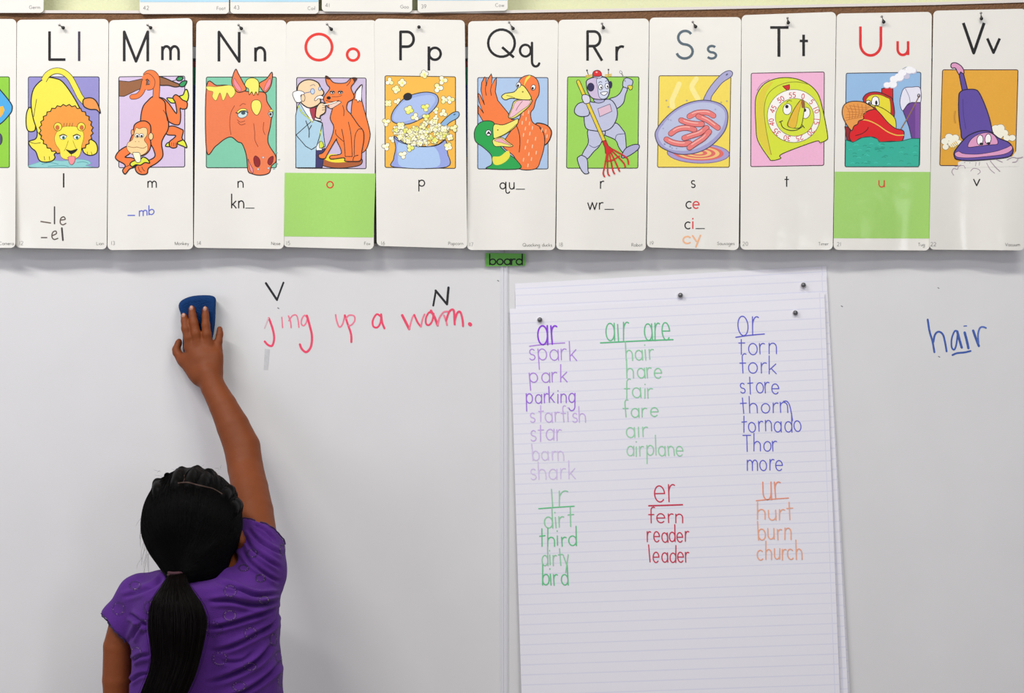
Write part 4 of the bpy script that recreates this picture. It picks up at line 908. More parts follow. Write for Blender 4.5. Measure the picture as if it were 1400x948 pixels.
CARDS = [
 ([(-100, 26), (22.4, 26), (21, 339), (-100, 339)], 'leftmost alphabet card, cut off by the left edge, with a blue camera on green', pic_camera, lt_camera, [], None, .0012),
 ([(23, 27), (148.4, 26), (146, 341), (21.5, 339)], 'white alphabet card L with a yellow lion drinking, handwritten endings below', pic_lion, lt_L, [('handwriting', 'dark pencil handwriting', hw_L)], ((81, 34), (86.5, 38)), .0),
 ([(149, 27.5), (263, 24.8), (264, 341), (147, 342)], 'white alphabet card M with an orange monkey hanging from a branch', pic_monkey, lt_M, [('handwriting', 'blue pen handwriting', hw_M)], ((201.5, 34), (206, 38)), .0010),
 ([(268.4, 28), (391.5, 27.6), (388, 340.5), (265, 339)], 'white alphabet card N with an orange horse head', pic_horse, lt_N, [], ((326, 34), (330, 39)), -.0006),
 ([(391.5, 29), (515, 27.6), (511, 341), (387.5, 338)], 'alphabet card O with a red letter, a doctor with a fox, green lower field', pic_fox, lt_O, [('green_field', 'light green printed field', gr_O), ('small_letter', 'small red letter o', lo_O)], ((447, 33), (453, 40)), .0012),
 ([(512, 25.5), (635.4, 27.4), (638.6, 339.8), (515, 336.5)], 'white alphabet card P with popcorn bursting from a blue pot', pic_popcorn, lt_P, [], (None, (572.8, 37)), .0032),
 ([(640, 29), (763.2, 27.4), (759, 342), (638.4, 342)], 'white alphabet card Q with an orange duck and a green duck', pic_ducks, lt_Q, [], ((696, 30.5), (701.5, 39)), .0),
 ([(763.5, 27), (887.4, 25.4), (883, 343), (760.5, 341.5)], 'white alphabet card R with a grey robot holding a red rake', pic_robot, lt_R, [], ((823, 32), (825, 38)), .0012),
 ([(888, 24), (1013.5, 23.4), (1010, 342), (884.4, 338.5)], 'white alphabet card S with sausages in a frying pan, red and orange letters below', pic_sausage, lt_S, [('red_letters', 'small red letters e and i', rd_S), ('handwriting', 'orange crayon handwriting', hw_S)], ((947, 30), (951, 36.5)), -.0004),
 ([(1014, 20.5), (1143, 16.4), (1138.6, 341.6), (1012.2, 341.5)], 'white alphabet card T with a yellow-green kitchen timer', pic_timer, lt_T, [], ((1076.5, 24.5), (1077.8, 31)), .0010),
 ([(1143.6, 18.4), (1274, 16.3), (1271, 342.6), (1139.6, 341.8)], 'alphabet card U with a red letter, a red tugboat, green lower field', pic_boat, lt_U, [('green_field', 'light green printed field', gr_U), ('small_letter', 'small red letter u', lo_U)], ((1205.5, 22.5), (1208.2, 30)), -.0004),
 ([(1276, 14.5), (1403, 12), (1400.5, 342.5), (1270.8, 341.5)], 'rightmost alphabet card V with a purple vacuum cleaner', pic_vacuum, lt_V, [], ((1341, 17.5), (1341.8, 25.5)), .0012),
]
m_pin = mat('black_pin_head', '#1a1818', rough=.3); m_pinm = mat('pin_metal', '#8f8b88', rough=.3); m_pinm.node_tree.nodes['Principled BSDF'].inputs['Metallic'].default_value = .7
def cone_between(bm, a, b, r0, r1, n=10):
    d = Vector(b) - Vector(a); q = d.to_track_quat('Z', 'Y').to_matrix().to_4x4()
    bmesh.ops.create_cone(bm, cap_ends=True, segments=n, radius1=r0, radius2=r1, depth=d.length, matrix=Matrix.Translation((Vector(a) + Vector(b)) / 2) @ q)
def push_pin(tail, head, depth, label):
    """pin stuck in the card at the tail, its ball head leaning out at head (px)"""
    t = tail or (head[0] - .3, head[1] - 1)
    s = P(t[0], t[1], depth(*t) + .003); h = P(head[0], head[1], depth(*head) - .0065)
    root = empty('ball_pin', P(t[0], t[1], depth(*t)), label, 'pin', 'pins holding the alphabet cards')
    bm = bmesh.new(); cone_between(bm, s, h, .0007, .0007, 8)
    if tail: bmesh.ops.create_icosphere(bm, subdivisions=2, radius=.0019, matrix=Matrix.Translation(P(t[0], t[1], depth(*t) - .001)) @ Matrix.Diagonal((1, .4, 1, 1)))
    me = mesh_from_bm(bm, 'needle', [m_pinm], True); me.transform(Matrix.Translation(-root.location)); link('needle', me, root)
    bm = bmesh.new()
    d = (h - s).normalized()
    bmesh.ops.create_uvsphere(bm, u_segments=14, v_segments=10, radius=.0030, matrix=Matrix.Translation(h))
    cone_between(bm, h - d * .0065, h - d * .0008, .0013, .0023, 12)
    me = mesh_from_bm(bm, 'pin_head', [m_pin], True); me.transform(Matrix.Translation(-root.location)); link('pin_head', me, root)
NAMES = ['camera', 'lion', 'monkey', 'horse', 'fox', 'popcorn', 'duck', 'robot', 'sausage', 'timer', 'tugboat', 'vacuum cleaner']
for i, (quad, label, pic, lt, extra, pin, off) in enumerate(CARDS):
    root, depth, cuts = card(quad, quad[0][1], quad[2][1], label, pic, i, off=off)
    cc = [('y', v) if a == 'y' else ('x', v) for a, v in cuts]
    part(root, depth, cc, 'picture', 'printed picture with a ' + NAMES[i], pic)
    part(root, depth, cc, 'lettering', None, lt)
    for nm, lb, fn in extra: part(root, depth, cc, nm, lb, fn, 'print' if 'hand' not in nm else 'paper')
    if pin: push_pin(pin[0], pin[1], depth, 'small black ball pin holding the ' + NAMES[i] + ' card')

# upper row of cards: only their lower ends reach into the picture
UP = 'lower ends of the sound cards hanging at the top'
def up_card(x0, x1, bl, br, phase, label, num, word, band, d0=.017):
    quad = [(x0, -250), (x1, -250), (x1, br), (x0, bl)]
    root, depth, cuts = card(quad, -250, (bl + br) / 2, label, None, phase, group=UP, corners=5, tilt=(.014, .0185), curl=.35)
    def lt(a):
        if num: text(a, num, x0 + 5, bl - 6, 2.9, GRY, .6, cap_h=1.75, gap=.5, cap='flat')
        n = sum(glyph_strokes(c, 1.75)[0] + .38 for c in word) * 2.5
        text(a, word, x1 - 4 - n, br - 5.5, 2.5, GRY, .55, cap_h=1.75, cap='flat')
    part(root, depth, cuts, 'lettering', None, lt)
    if band is not None:
        part(root, depth, cuts, 'blue_field', 'pale blue printed field', lambda a: a.poly([(x0 + .6, -60), (x1 - .6, -60), (x1 - .6, band), (x0 + .6, band)], '#aed3e4'))
up_card(-62, 59.5, 17.5, 17.5, 31, 'upper card at the far left corner, plain white lower end', '', 'Germ', None)
up_card(191, 313, 19.2, 18.8, 32, 'upper card above the M and N cards with a pale blue band, numbered 42', '42', 'Foot', 2.8)
up_card(314.8, 435.5, 18.6, 18.8, 33, 'upper card above the N and O cards with a pale blue band, numbered 43', '43', 'Coil', 2.6)
up_card(440, 563.5, 15.6, 16.8, 34, 'upper card above the O and P cards, white lower end numbered 41', '41', 'Goo', -2)
up_card(571, 694, 17.2, 14.6, 35, 'upper card above the P and Q cards, white with a thin blue line, numbered 39', '39', 'Cow', .6)

# ------------------------------------------------------------------ green word label
bm = bmesh.new()
q = [(664, 346), (718, 347), (718, 363.5), (664, 364.5)]
a1 = [bm.verts.new(P(x, y, -.0052)) for x, y in q]; b1 = [bm.verts.new(P(x, y, -.0042)) for x, y in q]
bm.faces.new(a1[::-1]); bm.faces.new(b1)
for k in range(4): bm.faces.new((a1[k], a1[(k + 1) % 4], b1[(k + 1) % 4], b1[k]))
bmesh.ops.recalc_face_normals(bm, faces=bm.faces[:])
lab = link('word_label', mesh_from_bm(bm, 'word_label', [mat('green_label_paper', '#6cc04c', rough=.4, coat=.3)]), None, 'small green label reading board under the Q card', 'label')
recenter(lab, P(691, 355, -.0042))
a = Art(lambda x, y: -.0052); text(a, 'board', 669.5, 362, 7.6, '#161616', 1.7, x1=714, asc=1.9, gap=.22); a.build('lettering', lab)

# ------------------------------------------------------------------ chart paper sheets
def paper_mat():
    m = bpy.data.materials.new('ruled_chart_paper'); m.use_nodes = True
    nt = m.node_tree; b = nt.nodes['Principled BSDF']; b.inputs['Roughness'].default_value = .75
    uv = nt.nodes.new('ShaderNodeUVMap'); sp = nt.nodes.new('ShaderNodeSeparateXYZ'); nt.links.new(uv.outputs[0], sp.inputs[0])
    def M(op, a, bb=None, c=None):
        n = nt.nodes.new('ShaderNodeMath'); n.operation = op
        for i, v in enumerate((a, bb, c)):
            if v is None: continue
            if isinstance(v, (int, float)): n.inputs[i].default_value = v
            else: nt.links.new(v, n.inputs[i])
        return n.outputs[0]
    fr = M('FRACT', M('MULTIPLY', sp.outputs[1], 42.0))
    ln = M('MULTIPLY', M('SUBTRACT', 1.0, M('MINIMUM', M('MULTIPLY', M('ABSOLUTE', M('SUBTRACT', fr, .5)), 12.0), 1.0)), .36)
    mg = M('MULTIPLY', M('LESS_THAN', M('ABSOLUTE', M('SUBTRACT', sp.outputs[0], .985)), .0012), .30)
    no = nt.nodes.new('ShaderNodeTexNoise'); no.inputs['Scale'].default_value = 9; nt.links.new(uv.outputs[0], no.inputs['Vector'])
    fac = M('MULTIPLY', M('MAXIMUM', ln, mg), M('ADD', M('MULTIPLY', no.outputs['Fac'], .8), .45))
    mx = nt.nodes.new('ShaderNodeMix'); mx.data_type = 'RGBA'
    mx.inputs[6].default_value = hexc('#e9e8ef'); mx.inputs[7].default_value = hexc('#a9b2dc')
    nt.links.new(fac, mx.inputs[0]); nt.links.new(mx.outputs[2], b.inputs['Base Color'])
    return m
m_paper = paper_mat()
def sheet(TL, TR, BR, BL, d_top, d_bot, label, seed, amp=.001):
    nx, ny = 30, 40; rn = random.Random(seed); ph = [rn.uniform(0, 6.28) for _ in range(4)]
    def uvpx(u, v): 
        return (TL[0] * (1 - u) * (1 - v) + TR[0] * u * (1 - v) + BR[0] * u * v + BL[0] * (1 - u) * v,
                TL[1] * (1 - u) * (1 - v) + TR[1] * u * (1 - v) + BR[1] * u * v + BL[1] * (1 - u) * v)
    def dep(u, v):
        return -(d_top + (d_bot - d_top) * v ** 1.5) - amp * (math.sin(5 * u + ph[0] + 2 * v) * .5 + .5) * (.25 + v) - amp * .35 * (1 + math.sin(11 * v + 3 * u + ph[1])) \
               - amp * 1.2 * math.exp(-((v - .03 - .03 * u) / .02) ** 2) * (.5 + .5 * math.sin(6 * u + ph[2]))
    def depth_px(x, y):
        u = (x - TL[0] - (BL[0] - TL[0]) * (y - TL[1]) / (BL[1] - TL[1])) / (TR[0] - TL[0]); v = (y - (TL[1] + (TR[1] - TL[1]) * u)) / (BL[1] - TL[1])
        return dep(u, v) - .00025
    bm = bmesh.new(); uvl = bm.loops.layers.uv.new('UVMap'); g = []
    for j in range(ny + 1):
        row = []
        for i in range(nx + 1):
            u, v = i / nx, j / ny; x, y = uvpx(u, v)
            row.append((bm.verts.new(P(x, y, dep(u, v))), (u, v)))
        g.append(row)
    for j in range(ny):
        for i in range(nx):
            c = [g[j][i], g[j + 1][i], g[j + 1][i + 1], g[j][i + 1]]
            f = bm.faces.new([q[0] for q in c])
            for l, q in zip(f.loops, c): l[uvl].uv = q[1]
    bm.normal_update()
    bm.faces.ensure_lookup_table()
    if bm.faces[0].normal.y > 0: bmesh.ops.reverse_faces(bm, faces=bm.faces[:])
    me = mesh_from_bm(bm, 'chart_paper', [m_paper], True); sharp_rim(me)
    o = link('chart_paper', me, None, label, 'paper', 'lined chart papers pinned to the whiteboard')
    sd = o.modifiers.new('thickness', 'SOLIDIFY'); sd.thickness = .0002; sd.offset = -1
    recenter(o, P((TL[0] + TR[0]) / 2, (TL[1] + TR[1]) / 2, dep(.5, 0)))
    return o, depth_px
sheet((704, 388), (1130, 364), (1164, 985), (716, 1000), .0010, .0042, 'hindmost lined chart paper, its top edge highest under the cards', 1, .0005)
sheet((704.5, 397), (1130, 377), (1161, 978), (715.5, 996), .0030, .0080, 'middle lined chart paper, showing as a strip between the other two', 2, .0006)
front, dfr = sheet((697, 422.5), (1127, 400.5), (1149.5, 985), (714.5, 999), .0056, .0125, 'front lined chart paper with coloured handwritten word lists', 3, .0009)
PUR, PU2, PU3, PU4 = '#8f3fe0', '#b48ae0', '#ccb2e8', '#d8c8ec'
GR1, GR2, GR3, GR4 = '#5cc084', '#8fd2a2', '#9ad6aa', '#5cc884'
REDW, ORG, ORG2, BLW = '#cb2c4a', '#ef9878', '#f0ac8c', '#5d5fce'
WORDS = [ # word, x0, x1, baseline, x-height, asc ratio, colour, width
 ('ar', 736, 762, 471, 26, 1, PUR, 2.1, 'purple'), ('spark', 723, 788, 493, 14.5, 1.75, PU2, 1.3, 'purple'), ('park', 725, 775, 523.5, 13, 1.8, PU2, 1.4, 'purple'),
 ('parking', 720, 786, 551, 12.5, 1.75, '#a070dc', 1.4, 'purple'), ('starfish', 725, 801, 577, 12.5, 1.8, PU3, 1.3, 'purple'), ('star', 725, 768, 603, 14, 1.6, PU3, 1.4, 'purple'),
 ('barn', 729, 771, 629.5, 12.5, 1.75, PU4, 1.3, 'purple'), ('shark', 725, 786, 655.5, 14, 1.75, PU4, 1.3, 'purple'),
 ('air', 829, 858, 466.5, 24, 1, GR1, 1.5, 'green'), ('are', 881, 916, 466, 23, 1, GR1, 1.5, 'green'), ('hair', 856, 893, 492.5, 14, 1.85, GR2, 1.4, 'green'), ('hare', 858, 905, 518, 14, 1.9, GR2, 1.4, 'green'),
 ('fair', 854, 893, 544.5, 13.5, 1.9, GR2, 1.3, 'green'), ('fare', 854, 899, 571, 12.5, 1.9, GR2, 1.4, 'green'), ('air', 857, 885, 597.5, 13.5, 1, GR3, 1.4, 'green'), ('airplane', 857, 935, 623.5, 13, 2.0, GR3, 1.4, 'green'),
 ('ir', 755, 776, 693, 23, 1, GR2, 1.4, 'green'), ('dirt', 744, 783, 721.5, 14.5, 1.85, GR2, 1.5, 'green'), ('third', 738, 788, 747, 13, 2.0, GR4, 1.5, 'green'), ('dirty', 741, 779, 773.5, 13.5, 1.8, GR2, 1.4, 'green'), ('bird', 741, 776, 800.5, 14.5, 1.9, GR4, 1.5, 'green'),
 ('er', 896, 923, 687, 23, 1, REDW, 1.6, 'red'), ('fern', 888, 934, 715, 12.5, 1.8, REDW, 1.5, 'red'), ('reader', 886, 942, 741.5, 13.5, 1.8, REDW, 1.5, 'red'), ('leader', 889, 942, 769.5, 13.5, 1.8, REDW, 1.5, 'red'),
 ('ur', 1044, 1068, 683, 24, 1, ORG, 1.6, 'orange'), ('hurt', 1036, 1084, 711, 14, 1.75, ORG2, 1.5, 'orange'), ('burn', 1037, 1081, 738, 15, 1.7, ORG2, 1.5, 'orange'), ('church', 1036, 1096, 765.5, 14, 1.85, ORG2, 1.5, 'orange'),
 ('or', 1010, 1037, 459, 26, 1, BLW, 1.4, 'blue'), ('torn', 1011, 1061, 484.5, 15, 1.45, BLW, 1.3, 'blue'), ('fork', 1012, 1062, 511, 14, 1.85, BLW, 1.3, 'blue'), ('store', 1013, 1066, 538.5, 14, 1.8, BLW, 1.3, 'blue'),
 ('thorn', 1014, 1078, 565, 13.5, 1.75, BLW, 1.3, 'blue'), ('tornado', 1015, 1096, 590.5, 14, 1.8, BLW, 1.3, 'blue'), ('Thor', 1016, 1063, 617, 13, 1.85, BLW, 1.3, 'blue'), ('more', 1021, 1070, 644, 14, 1, BLW, 1.3, 'blue')]
HW_LOW_T = (.6, [[(.3, 1.75), (.3, 0)], [(0, 1.05), (.7, 1.1)]])
old_t = LOW['t']; LOW['t'] = HW_LOW_T
for (w, x0, x1, b, xh, asc, col, sw, cn) in WORDS:
    a = Art(dfr, finish='paper')
    up = {'torn': 'fork'}.get(w)
    text(a, w, x0, b, xh, col, sw * .98, x1=x1, base1=b - .5, asc=(asc if asc > 1 else 1.9), gap=.42, cap_h=1.75, wob=1.0, slant=-.04, seed=hash_s(w) + int(x0), i_dot=w not in ('ir', 'air'))
    if w == 'thorn': a.line([(1071, 549), (1076, 549), (1080, 556), (1083.5, 575)], col, sw)
    a.build('handwritten_word', front, cn + ' handwritten word ' + w)
LOW['t'] = old_t
for (pts, col, sw, cn) in (([(724, 473.5), (748, 470.5), (772, 469)], PU2, 1.4, 'purple'), ([(821, 469), (870, 466.5), (920, 464.5)], GR1, 1.7, 'green'), ([(736.5, 695.8), (760, 694), (785, 692.4)], GR4, 1.5, 'green'),
                           ([(887, 691.8), (910, 691.2), (933, 690.4)], REDW, 1.9, 'red'), ([(1034, 684.8), (1056, 682.8), (1078, 681.2)], ORG, 1.4, 'orange'), ([(1006, 461.3), (1025, 458.6), (1045, 456.8)], BLW, 1.5, 'blue')):
    a = Art(dfr, finish='paper'); a.line(pts, col, sw); a.build('underline', front, cn + ' underline')
m_tack = mat('steel_tack', '#6a6a6c', rough=.28); m_tack.node_tree.nodes['Principled BSDF'].inputs['Metallic'].default_value = .6
m_rim = mat('tack_rim', '#e4e2e4', rough=.4)
for (x, y, lb, dd) in ((738, 437.5, 'grey magnet at the top left corner of the front chart paper', .0064), (930, 404, 'grey magnet at the middle of the top edge of the chart papers', .0060), (1098, 390, 'upper grey magnet near the top right corner of the chart papers', .0052), (1087, 428, 'lower grey magnet near the top right corner, on the front chart paper', .0070)):
    root = empty('magnet', P(x, y, -dd), lb, 'magnet', 'magnets holding the chart papers')
    bm = bmesh.new(); bmesh.ops.create_cone(bm, cap_ends=True, segments=20, radius1=.0052, radius2=.0046, depth=.0022, matrix=Matrix.Translation((0, -.0012, 0)) @ Matrix.Rotation(math.radians(90), 4, 'X'))
    link('magnet_rim', mesh_from_bm(bm, 'magnet_rim', [m_rim], False), root)
    bm = bmesh.new(); bmesh.ops.create_uvsphere(bm, u_segments=16, v_segments=10, radius=.0042, matrix=Matrix.Translation((0, -.0035, 0)) @ Matrix.Diagonal((1, .8, 1, 1)))
    link('magnet_knob', mesh_from_bm(bm, 'magnet_knob', [m_tack], True), root)
# ------------------------------------------------------------------ blended volumes turned into one continuous surface (surface nets)
class Vol:
    def __init__(self, lo, hi, h):
        self.lo = np.array(lo, float); self.h = h
        self.n = np.ceil((np.array(hi, float) - self.lo) / h).astype(int) + 1
        self.f = np.full(self.n, 0.05, np.float32)
    def sub(self, lo, hi):
        a = np.clip(np.floor((np.array(lo) - self.lo) / self.h).astype(int), 0, self.n - 1)
        b = np.clip(np.ceil((np.array(hi) - self.lo) / self.h).astype(int) + 1, 1, self.n)
        sl = tuple(slice(a[i], b[i]) for i in range(3))
        ax = [(self.lo[i] + self.h * np.arange(a[i], b[i])).astype(np.float32) for i in range(3)]
        X, Y, Z = np.meshgrid(*ax, indexing='ij', sparse=True)
        return sl, X, Y, Z
    @staticmethod
    def smin(a, b, k):
        if k <= 0: return np.minimum(a, b)
        t = np.clip(.5 + .5 * (b - a) / k, 0, 1)
        return b * (1 - t) + a * t - k * t * (1 - t)
    @staticmethod
    def d_cap(X, Y, Z, a, b, ra, rb, sc):
        ax, ay, az = a; dx, dy, dz = b[0] - ax, b[1] - ay, b[2] - az
        L = dx * dx + dy * dy + dz * dz + 1e-12
        t = np.clip(((X - ax) * dx + (Y - ay) * dy + (Z - az) * dz) / L, 0, 1)
        r = ra + (rb - ra) * t
        d = np.sqrt(((X - ax - dx * t) / sc[0]) ** 2 + ((Y - ay - dy * t) / sc[1]) ** 2 + ((Z - az - dz * t) / sc[2]) ** 2)
        return (d - r) * min(sc)
    def chain(self, pts, k=.008, kin=.004, sc=(1, 1, 1), sign=1):
        """pts: [(point, radius)...] blended as one limb, then joined to the volume"""
        m = max(r for p, r in pts) * max(sc) + k * 2 + self.h * 3
        P_ = np.array([list(p) for p, r in pts])
        sl, X, Y, Z = self.sub(P_.min(0) - m, P_.max(0) + m)
        g = None
        if len(pts) == 1: pts = [pts[0], pts[0]]
        for (p, r), (q, s) in zip(pts[:-1], pts[1:]):
            d = self.d_cap(X, Y, Z, p, q, r, s, sc)
            g = d if g is None else self.smin(g, d, kin)
        self.f[sl] = self.smin(self.f[sl], g, k) if sign > 0 else -self.smin(-self.f[sl], g, k)
    def ell(self, c, r, k=.01, sign=1):
        m = max(r) + k * 2 + self.h * 3
        sl, X, Y, Z = self.sub(np.array(c) - m, np.array(c) + m)
        d = (np.sqrt(((X - c[0]) / r[0]) ** 2 + ((Y - c[1]) / r[1]) ** 2 + ((Z - c[2]) / r[2]) ** 2) - 1) * min(r)
        self.f[sl] = self.smin(self.f[sl], d, k) if sign > 0 else -self.smin(-self.f[sl], d, k)
    def column(self, rows, k=.01, e=2.3, y0=0):
        """rows: (z, cx, cy, rx, ry) sorted by z"""
        R = np.array(sorted(rows)); m = .02
        lo = [(R[:, 1] - R[:, 3]).min() - m, (R[:, 2] - R[:, 4]).min() - m, R[0, 0] - m]; hi = [(R[:, 1] + R[:, 3]).max() + m, (R[:, 2] + R[:, 4]).max() + m, R[-1, 0] + m]
        sl, X, Y, Z = self.sub(lo, hi)
        I = lambda c: np.interp(Z, R[:, 0], R[:, c]).astype(np.float32)
        rx, ry = I(3), I(4)
        d = ((np.abs((X - I(1)) / rx) ** e + np.abs((Y - I(2)) / ry) ** e) ** (1 / e) - 1) * np.minimum(rx, ry)
        d = np.maximum(d, np.maximum(Z - R[-1, 0], R[0, 0] - Z))
        self.f[sl] = self.smin(self.f[sl], d, k)
    def cut(self, c, n, reg_lo=None, reg_hi=None):
        """remove what lies beyond the plane (inside the optional region)"""
        sl, X, Y, Z = self.sub(reg_lo if reg_lo is not None else self.lo, reg_hi if reg_hi is not None else self.lo + self.n * self.h)
        d = (X - c[0]) * n[0] + (Y - c[1]) * n[1] + (Z - c[2]) * n[2]
        self.f[sl] = np.maximum(self.f[sl], d)
    def mesh(self, name, m, smooth_iter=0):
        f = self.f; f[0] = f[-1] = .05; f[:, 0] = f[:, -1] = .05; f[:, :, 0] = f[:, :, -1] = .05
        ins = f < 0
        c = np.zeros(tuple(self.n - 1), np.int8)
        for i in (0, 1):
            for j in (0, 1):
                for k in (0, 1): c += ins[i:self.n[0] - 1 + i, j:self.n[1] - 1 + j, k:self.n[2] - 1 + k]
        act = np.argwhere((c > 0) & (c < 8))
        idx = np.full(c.shape, -1, np.int32); idx[act[:, 0], act[:, 1], act[:, 2]] = np.arange(len(act))
        acc = np.zeros((len(act), 3)); cnt = np.zeros(len(act))
        corners = [(i, j, k) for i in (0, 1) for j in (0, 1) for k in (0, 1)]
        for u in corners:
            for ax in range(3):
                if u[ax]: continue
                v = list(u); v[ax] = 1
                fa = f[act[:, 0] + u[0], act[:, 1] + u[1], act[:, 2] + u[2]]; fb = f[act[:, 0] + v[0], act[:, 1] + v[1], act[:, 2] + v[2]]
                mk = (fa < 0) != (fb < 0)
                t = np.where(mk, fa / np.where(mk, fa - fb, 1), 0)
                p = np.tile(np.array(u, float), (len(act), 1)); p[:, ax] += t
                acc += p * mk[:, None]; cnt += mk
        V = self.lo + self.h * (act + acc / cnt[:, None])
        F = []
        for ax in range(3):
            o = [0, 0, 0]; o[ax] = 1
            A = ins[:self.n[0] - o[0], :self.n[1] - o[1], :self.n[2] - o[2]]; B = ins[o[0]:, o[1]:, o[2]:]
            e = np.argwhere(A != B); b, cc = [(1, 2), (2, 0), (0, 1)][ax]
            e = e[(e[:, b] > 0) & (e[:, cc] > 0)]
            q = []
            for db, dc in ((-1, -1), (0, -1), (0, 0), (-1, 0)):
                g = e.copy(); g[:, b] += db; g[:, cc] += dc; q.append(idx[g[:, 0], g[:, 1], g[:, 2]])
            q = np.stack(q, 1); fl = ~A[e[:, 0], e[:, 1], e[:, 2]]
            q[fl] = q[fl][:, ::-1]; F.append(q[(q >= 0).all(1)])
        F = np.concatenate(F)
        for it in range(smooth_iter):
            S = np.zeros_like(V); C = np.zeros(len(V))
            for a in range(4):
                i, j = F[:, a], F[:, (a + 1) % 4]
                np.add.at(S, i, V[j]); np.add.at(S, j, V[i]); np.add.at(C, i, 1); np.add.at(C, j, 1)
            V = V * .4 + .6 * S / C[:, None]
        self.V, self.F = V, F
        return to_mesh(name, V, F, m)

def to_mesh(name, V, F, m):
    me = bpy.data.meshes.new(name)
    F = np.asarray(F, np.int32); k = F.shape[1]
    me.vertices.add(len(V)); me.vertices.foreach_set('co', np.asarray(V, np.float32).ravel())
    me.loops.add(F.size); me.loops.foreach_set('vertex_index', F.ravel())
    me.polygons.add(len(F)); me.polygons.foreach_set('loop_start', np.arange(0, F.size, k, dtype=np.int32))
    me.update(calc_edges=True); me.validate()
    me.polygons.foreach_set('use_smooth', [True] * len(me.polygons))
    me.materials.append(m)
    return me

def child(name, me, root, label=None, **kw):
    me.transform(Matrix.Translation(-Vector(root.location)))
    return link(name, me, root, label, **kw)

S_ = 1.145e-3            # metres per px at the girl's depth
def V3(px, py, y): return np.array(P(px, py, y))
def H(x, y, d): return V3(200 + x / 6.77, 390 + y / 6.77, d)

# ------------------------------------------------------------------ felt eraser under the hand
er_out = [(300, 182), (318, 150), (350, 128), (400, 108), (450, 98), (520, 93), (590, 95), (630, 108), (645, 135), (643, 200), (640, 300), (632, 400), (612, 500), (600, 575), (570, 630), (500, 655), (420, 655), (362, 640), (343, 610), (336, 540), (338, 440), (330, 340), (318, 265), (303, 220)]
ring = catmull([(200 + x / 6.77, 390 + y / 6.77) for x, y in er_out], True, 3)
cx = sum(p[0] for p in ring) / len(ring); cy = sum(p[1] for p in ring) / len(ring)
def eraser_layer(levels, m, name, parent, n0=None):
    bm = bmesh.new(); rows = []
    for (d, k, dy) in levels:
        rows.append([bm.verts.new(P(cx + (x - cx) * k, cy + (y - cy) * k + dy, -d * (1 - .42 * min(1, max(0, (y - 458) / 24))))) for x, y in ring])
    for a, b in zip(rows[:-1], rows[1:]):
        for i in range(len(ring)):
            j = (i + 1) % len(ring); bm.faces.new((a[i], a[j], b[j], b[i]))
    bm.faces.new(rows[0][::-1]); bm.faces.new(rows[-1])
    bmesh.ops.recalc_face_normals(bm, faces=bm.faces[:])
    me = mesh_from_bm(bm, name, [m], True)
    return me
eraser = empty('board_eraser', P(cx, cy, -.0002), 'dark blue rounded whiteboard eraser held flat under the girl\'s hand', 'eraser')
m_er = mat('blue_foam', '#073468', rough=.75, spec=.2, noise=.25, nscale=60, bump=.4, bscale=500)
m_er2 = mat('teal_felt', '#0e4050', rough=.9, noise=.2, nscale=90, bump=.4, bscale=500)
child('felt_pad', eraser_layer([(.0003, .94, 0), (.0008, .96, 0), (.0075, .97, 0), (.0080, .96, 0)], m_er2, 'felt_pad', eraser), eraser)
child('foam_grip', eraser_layer([(.0080, .97, 0), (.0085, 1.0, 0), (.019, 1.0, 0), (.0235, .97, .3), (.0262, .90, .6), (.0258, .82, .9), (.0240, .70, 1), (.0238, .3, 0)], m_er, 'foam_grip', eraser), eraser)

# ------------------------------------------------------------------ the girl
person = empty('person', (-0.48, -0.24, 0), 'girl seen from behind in a purple shirt, wiping the whiteboard with her raised hand', 'person')
m_skin = mat('skin', '#7c3f1c', rough=.55, spec=.25, noise=.14, nscale=22, sss=.05, bump=.05, bscale=260)
b = Vol((-.68, -.40, .60), (-.35, .0, 1.43), .0019)
B0 = -.265
# head, jaw, neck, ear, face (she looks up at her hand, the face is towards the board)
hc = V3(263, 717, -.270)
def HD(x, y, z):      # head frame: x right, y forwards (to the board, tipped up), z up
    c, s = math.cos(.38), math.sin(.38)
    return hc + np.array([x, y * c - z * s, y * s + z * c])
b.ell(hc, (.069, .080, .080), .01)
b.chain([(HD(0, .03, -.04), .052), (HD(0, .062, -.072), .030)], .02)
b.chain([(HD(0, .026, -.002), .058), (HD(0, .034, -.012), .056)], .02)
b.chain([(HD(0, .098, .005), .006), (HD(0, .108, -.022), .009)], .010)          # nose
b.chain([(HD(-.012, .100, -.026), .005), (HD(.012, .100, -.026), .005)], .006)
b.chain([(HD(-.016, .094, -.044), .0045), (HD(0, .099, -.043), .0055), (HD(.016, .094, -.044), .0045)], .004)   # lips
for sx in (-1, 1):
    b.ell(HD(sx * .030, .098, .004), (.012, .010, .008), .006, -1)                # eye sockets
    b.chain([(HD(sx * .069, -.002, .002), .010), (HD(sx * .072, -.006, -.016), .009), (HD(sx * .068, .0, -.034), .006)], .005, sc=(.45, 1, 1))
b.chain([(V3(328, 731, -.268), .0075), (V3(330.5, 739, -.270), .0075), (V3(328, 748, -.266), .0055)], .004, sc=(.7, 1, 1))
b.chain([(V3(272, 745, -.265), .040), (V3(288, 778, -.262), .037), (V3(285, 810, -.262), .046)], .015)
# torso under the shirt
TR = [(1060, 281, 86), (1000, 281, 92), (948, 281, 90), (905, 283, 88), (860, 281, 90), (825, 280, 88), (805, 280, 78), (790, 280, 55), (778, 282, 34)]
b.column([(P(0, py, B0).z, P(c, py, B0).x, B0 + .008, hw * S_, .070 if py > 800 else .045) for py, c, hw in TR], .02)
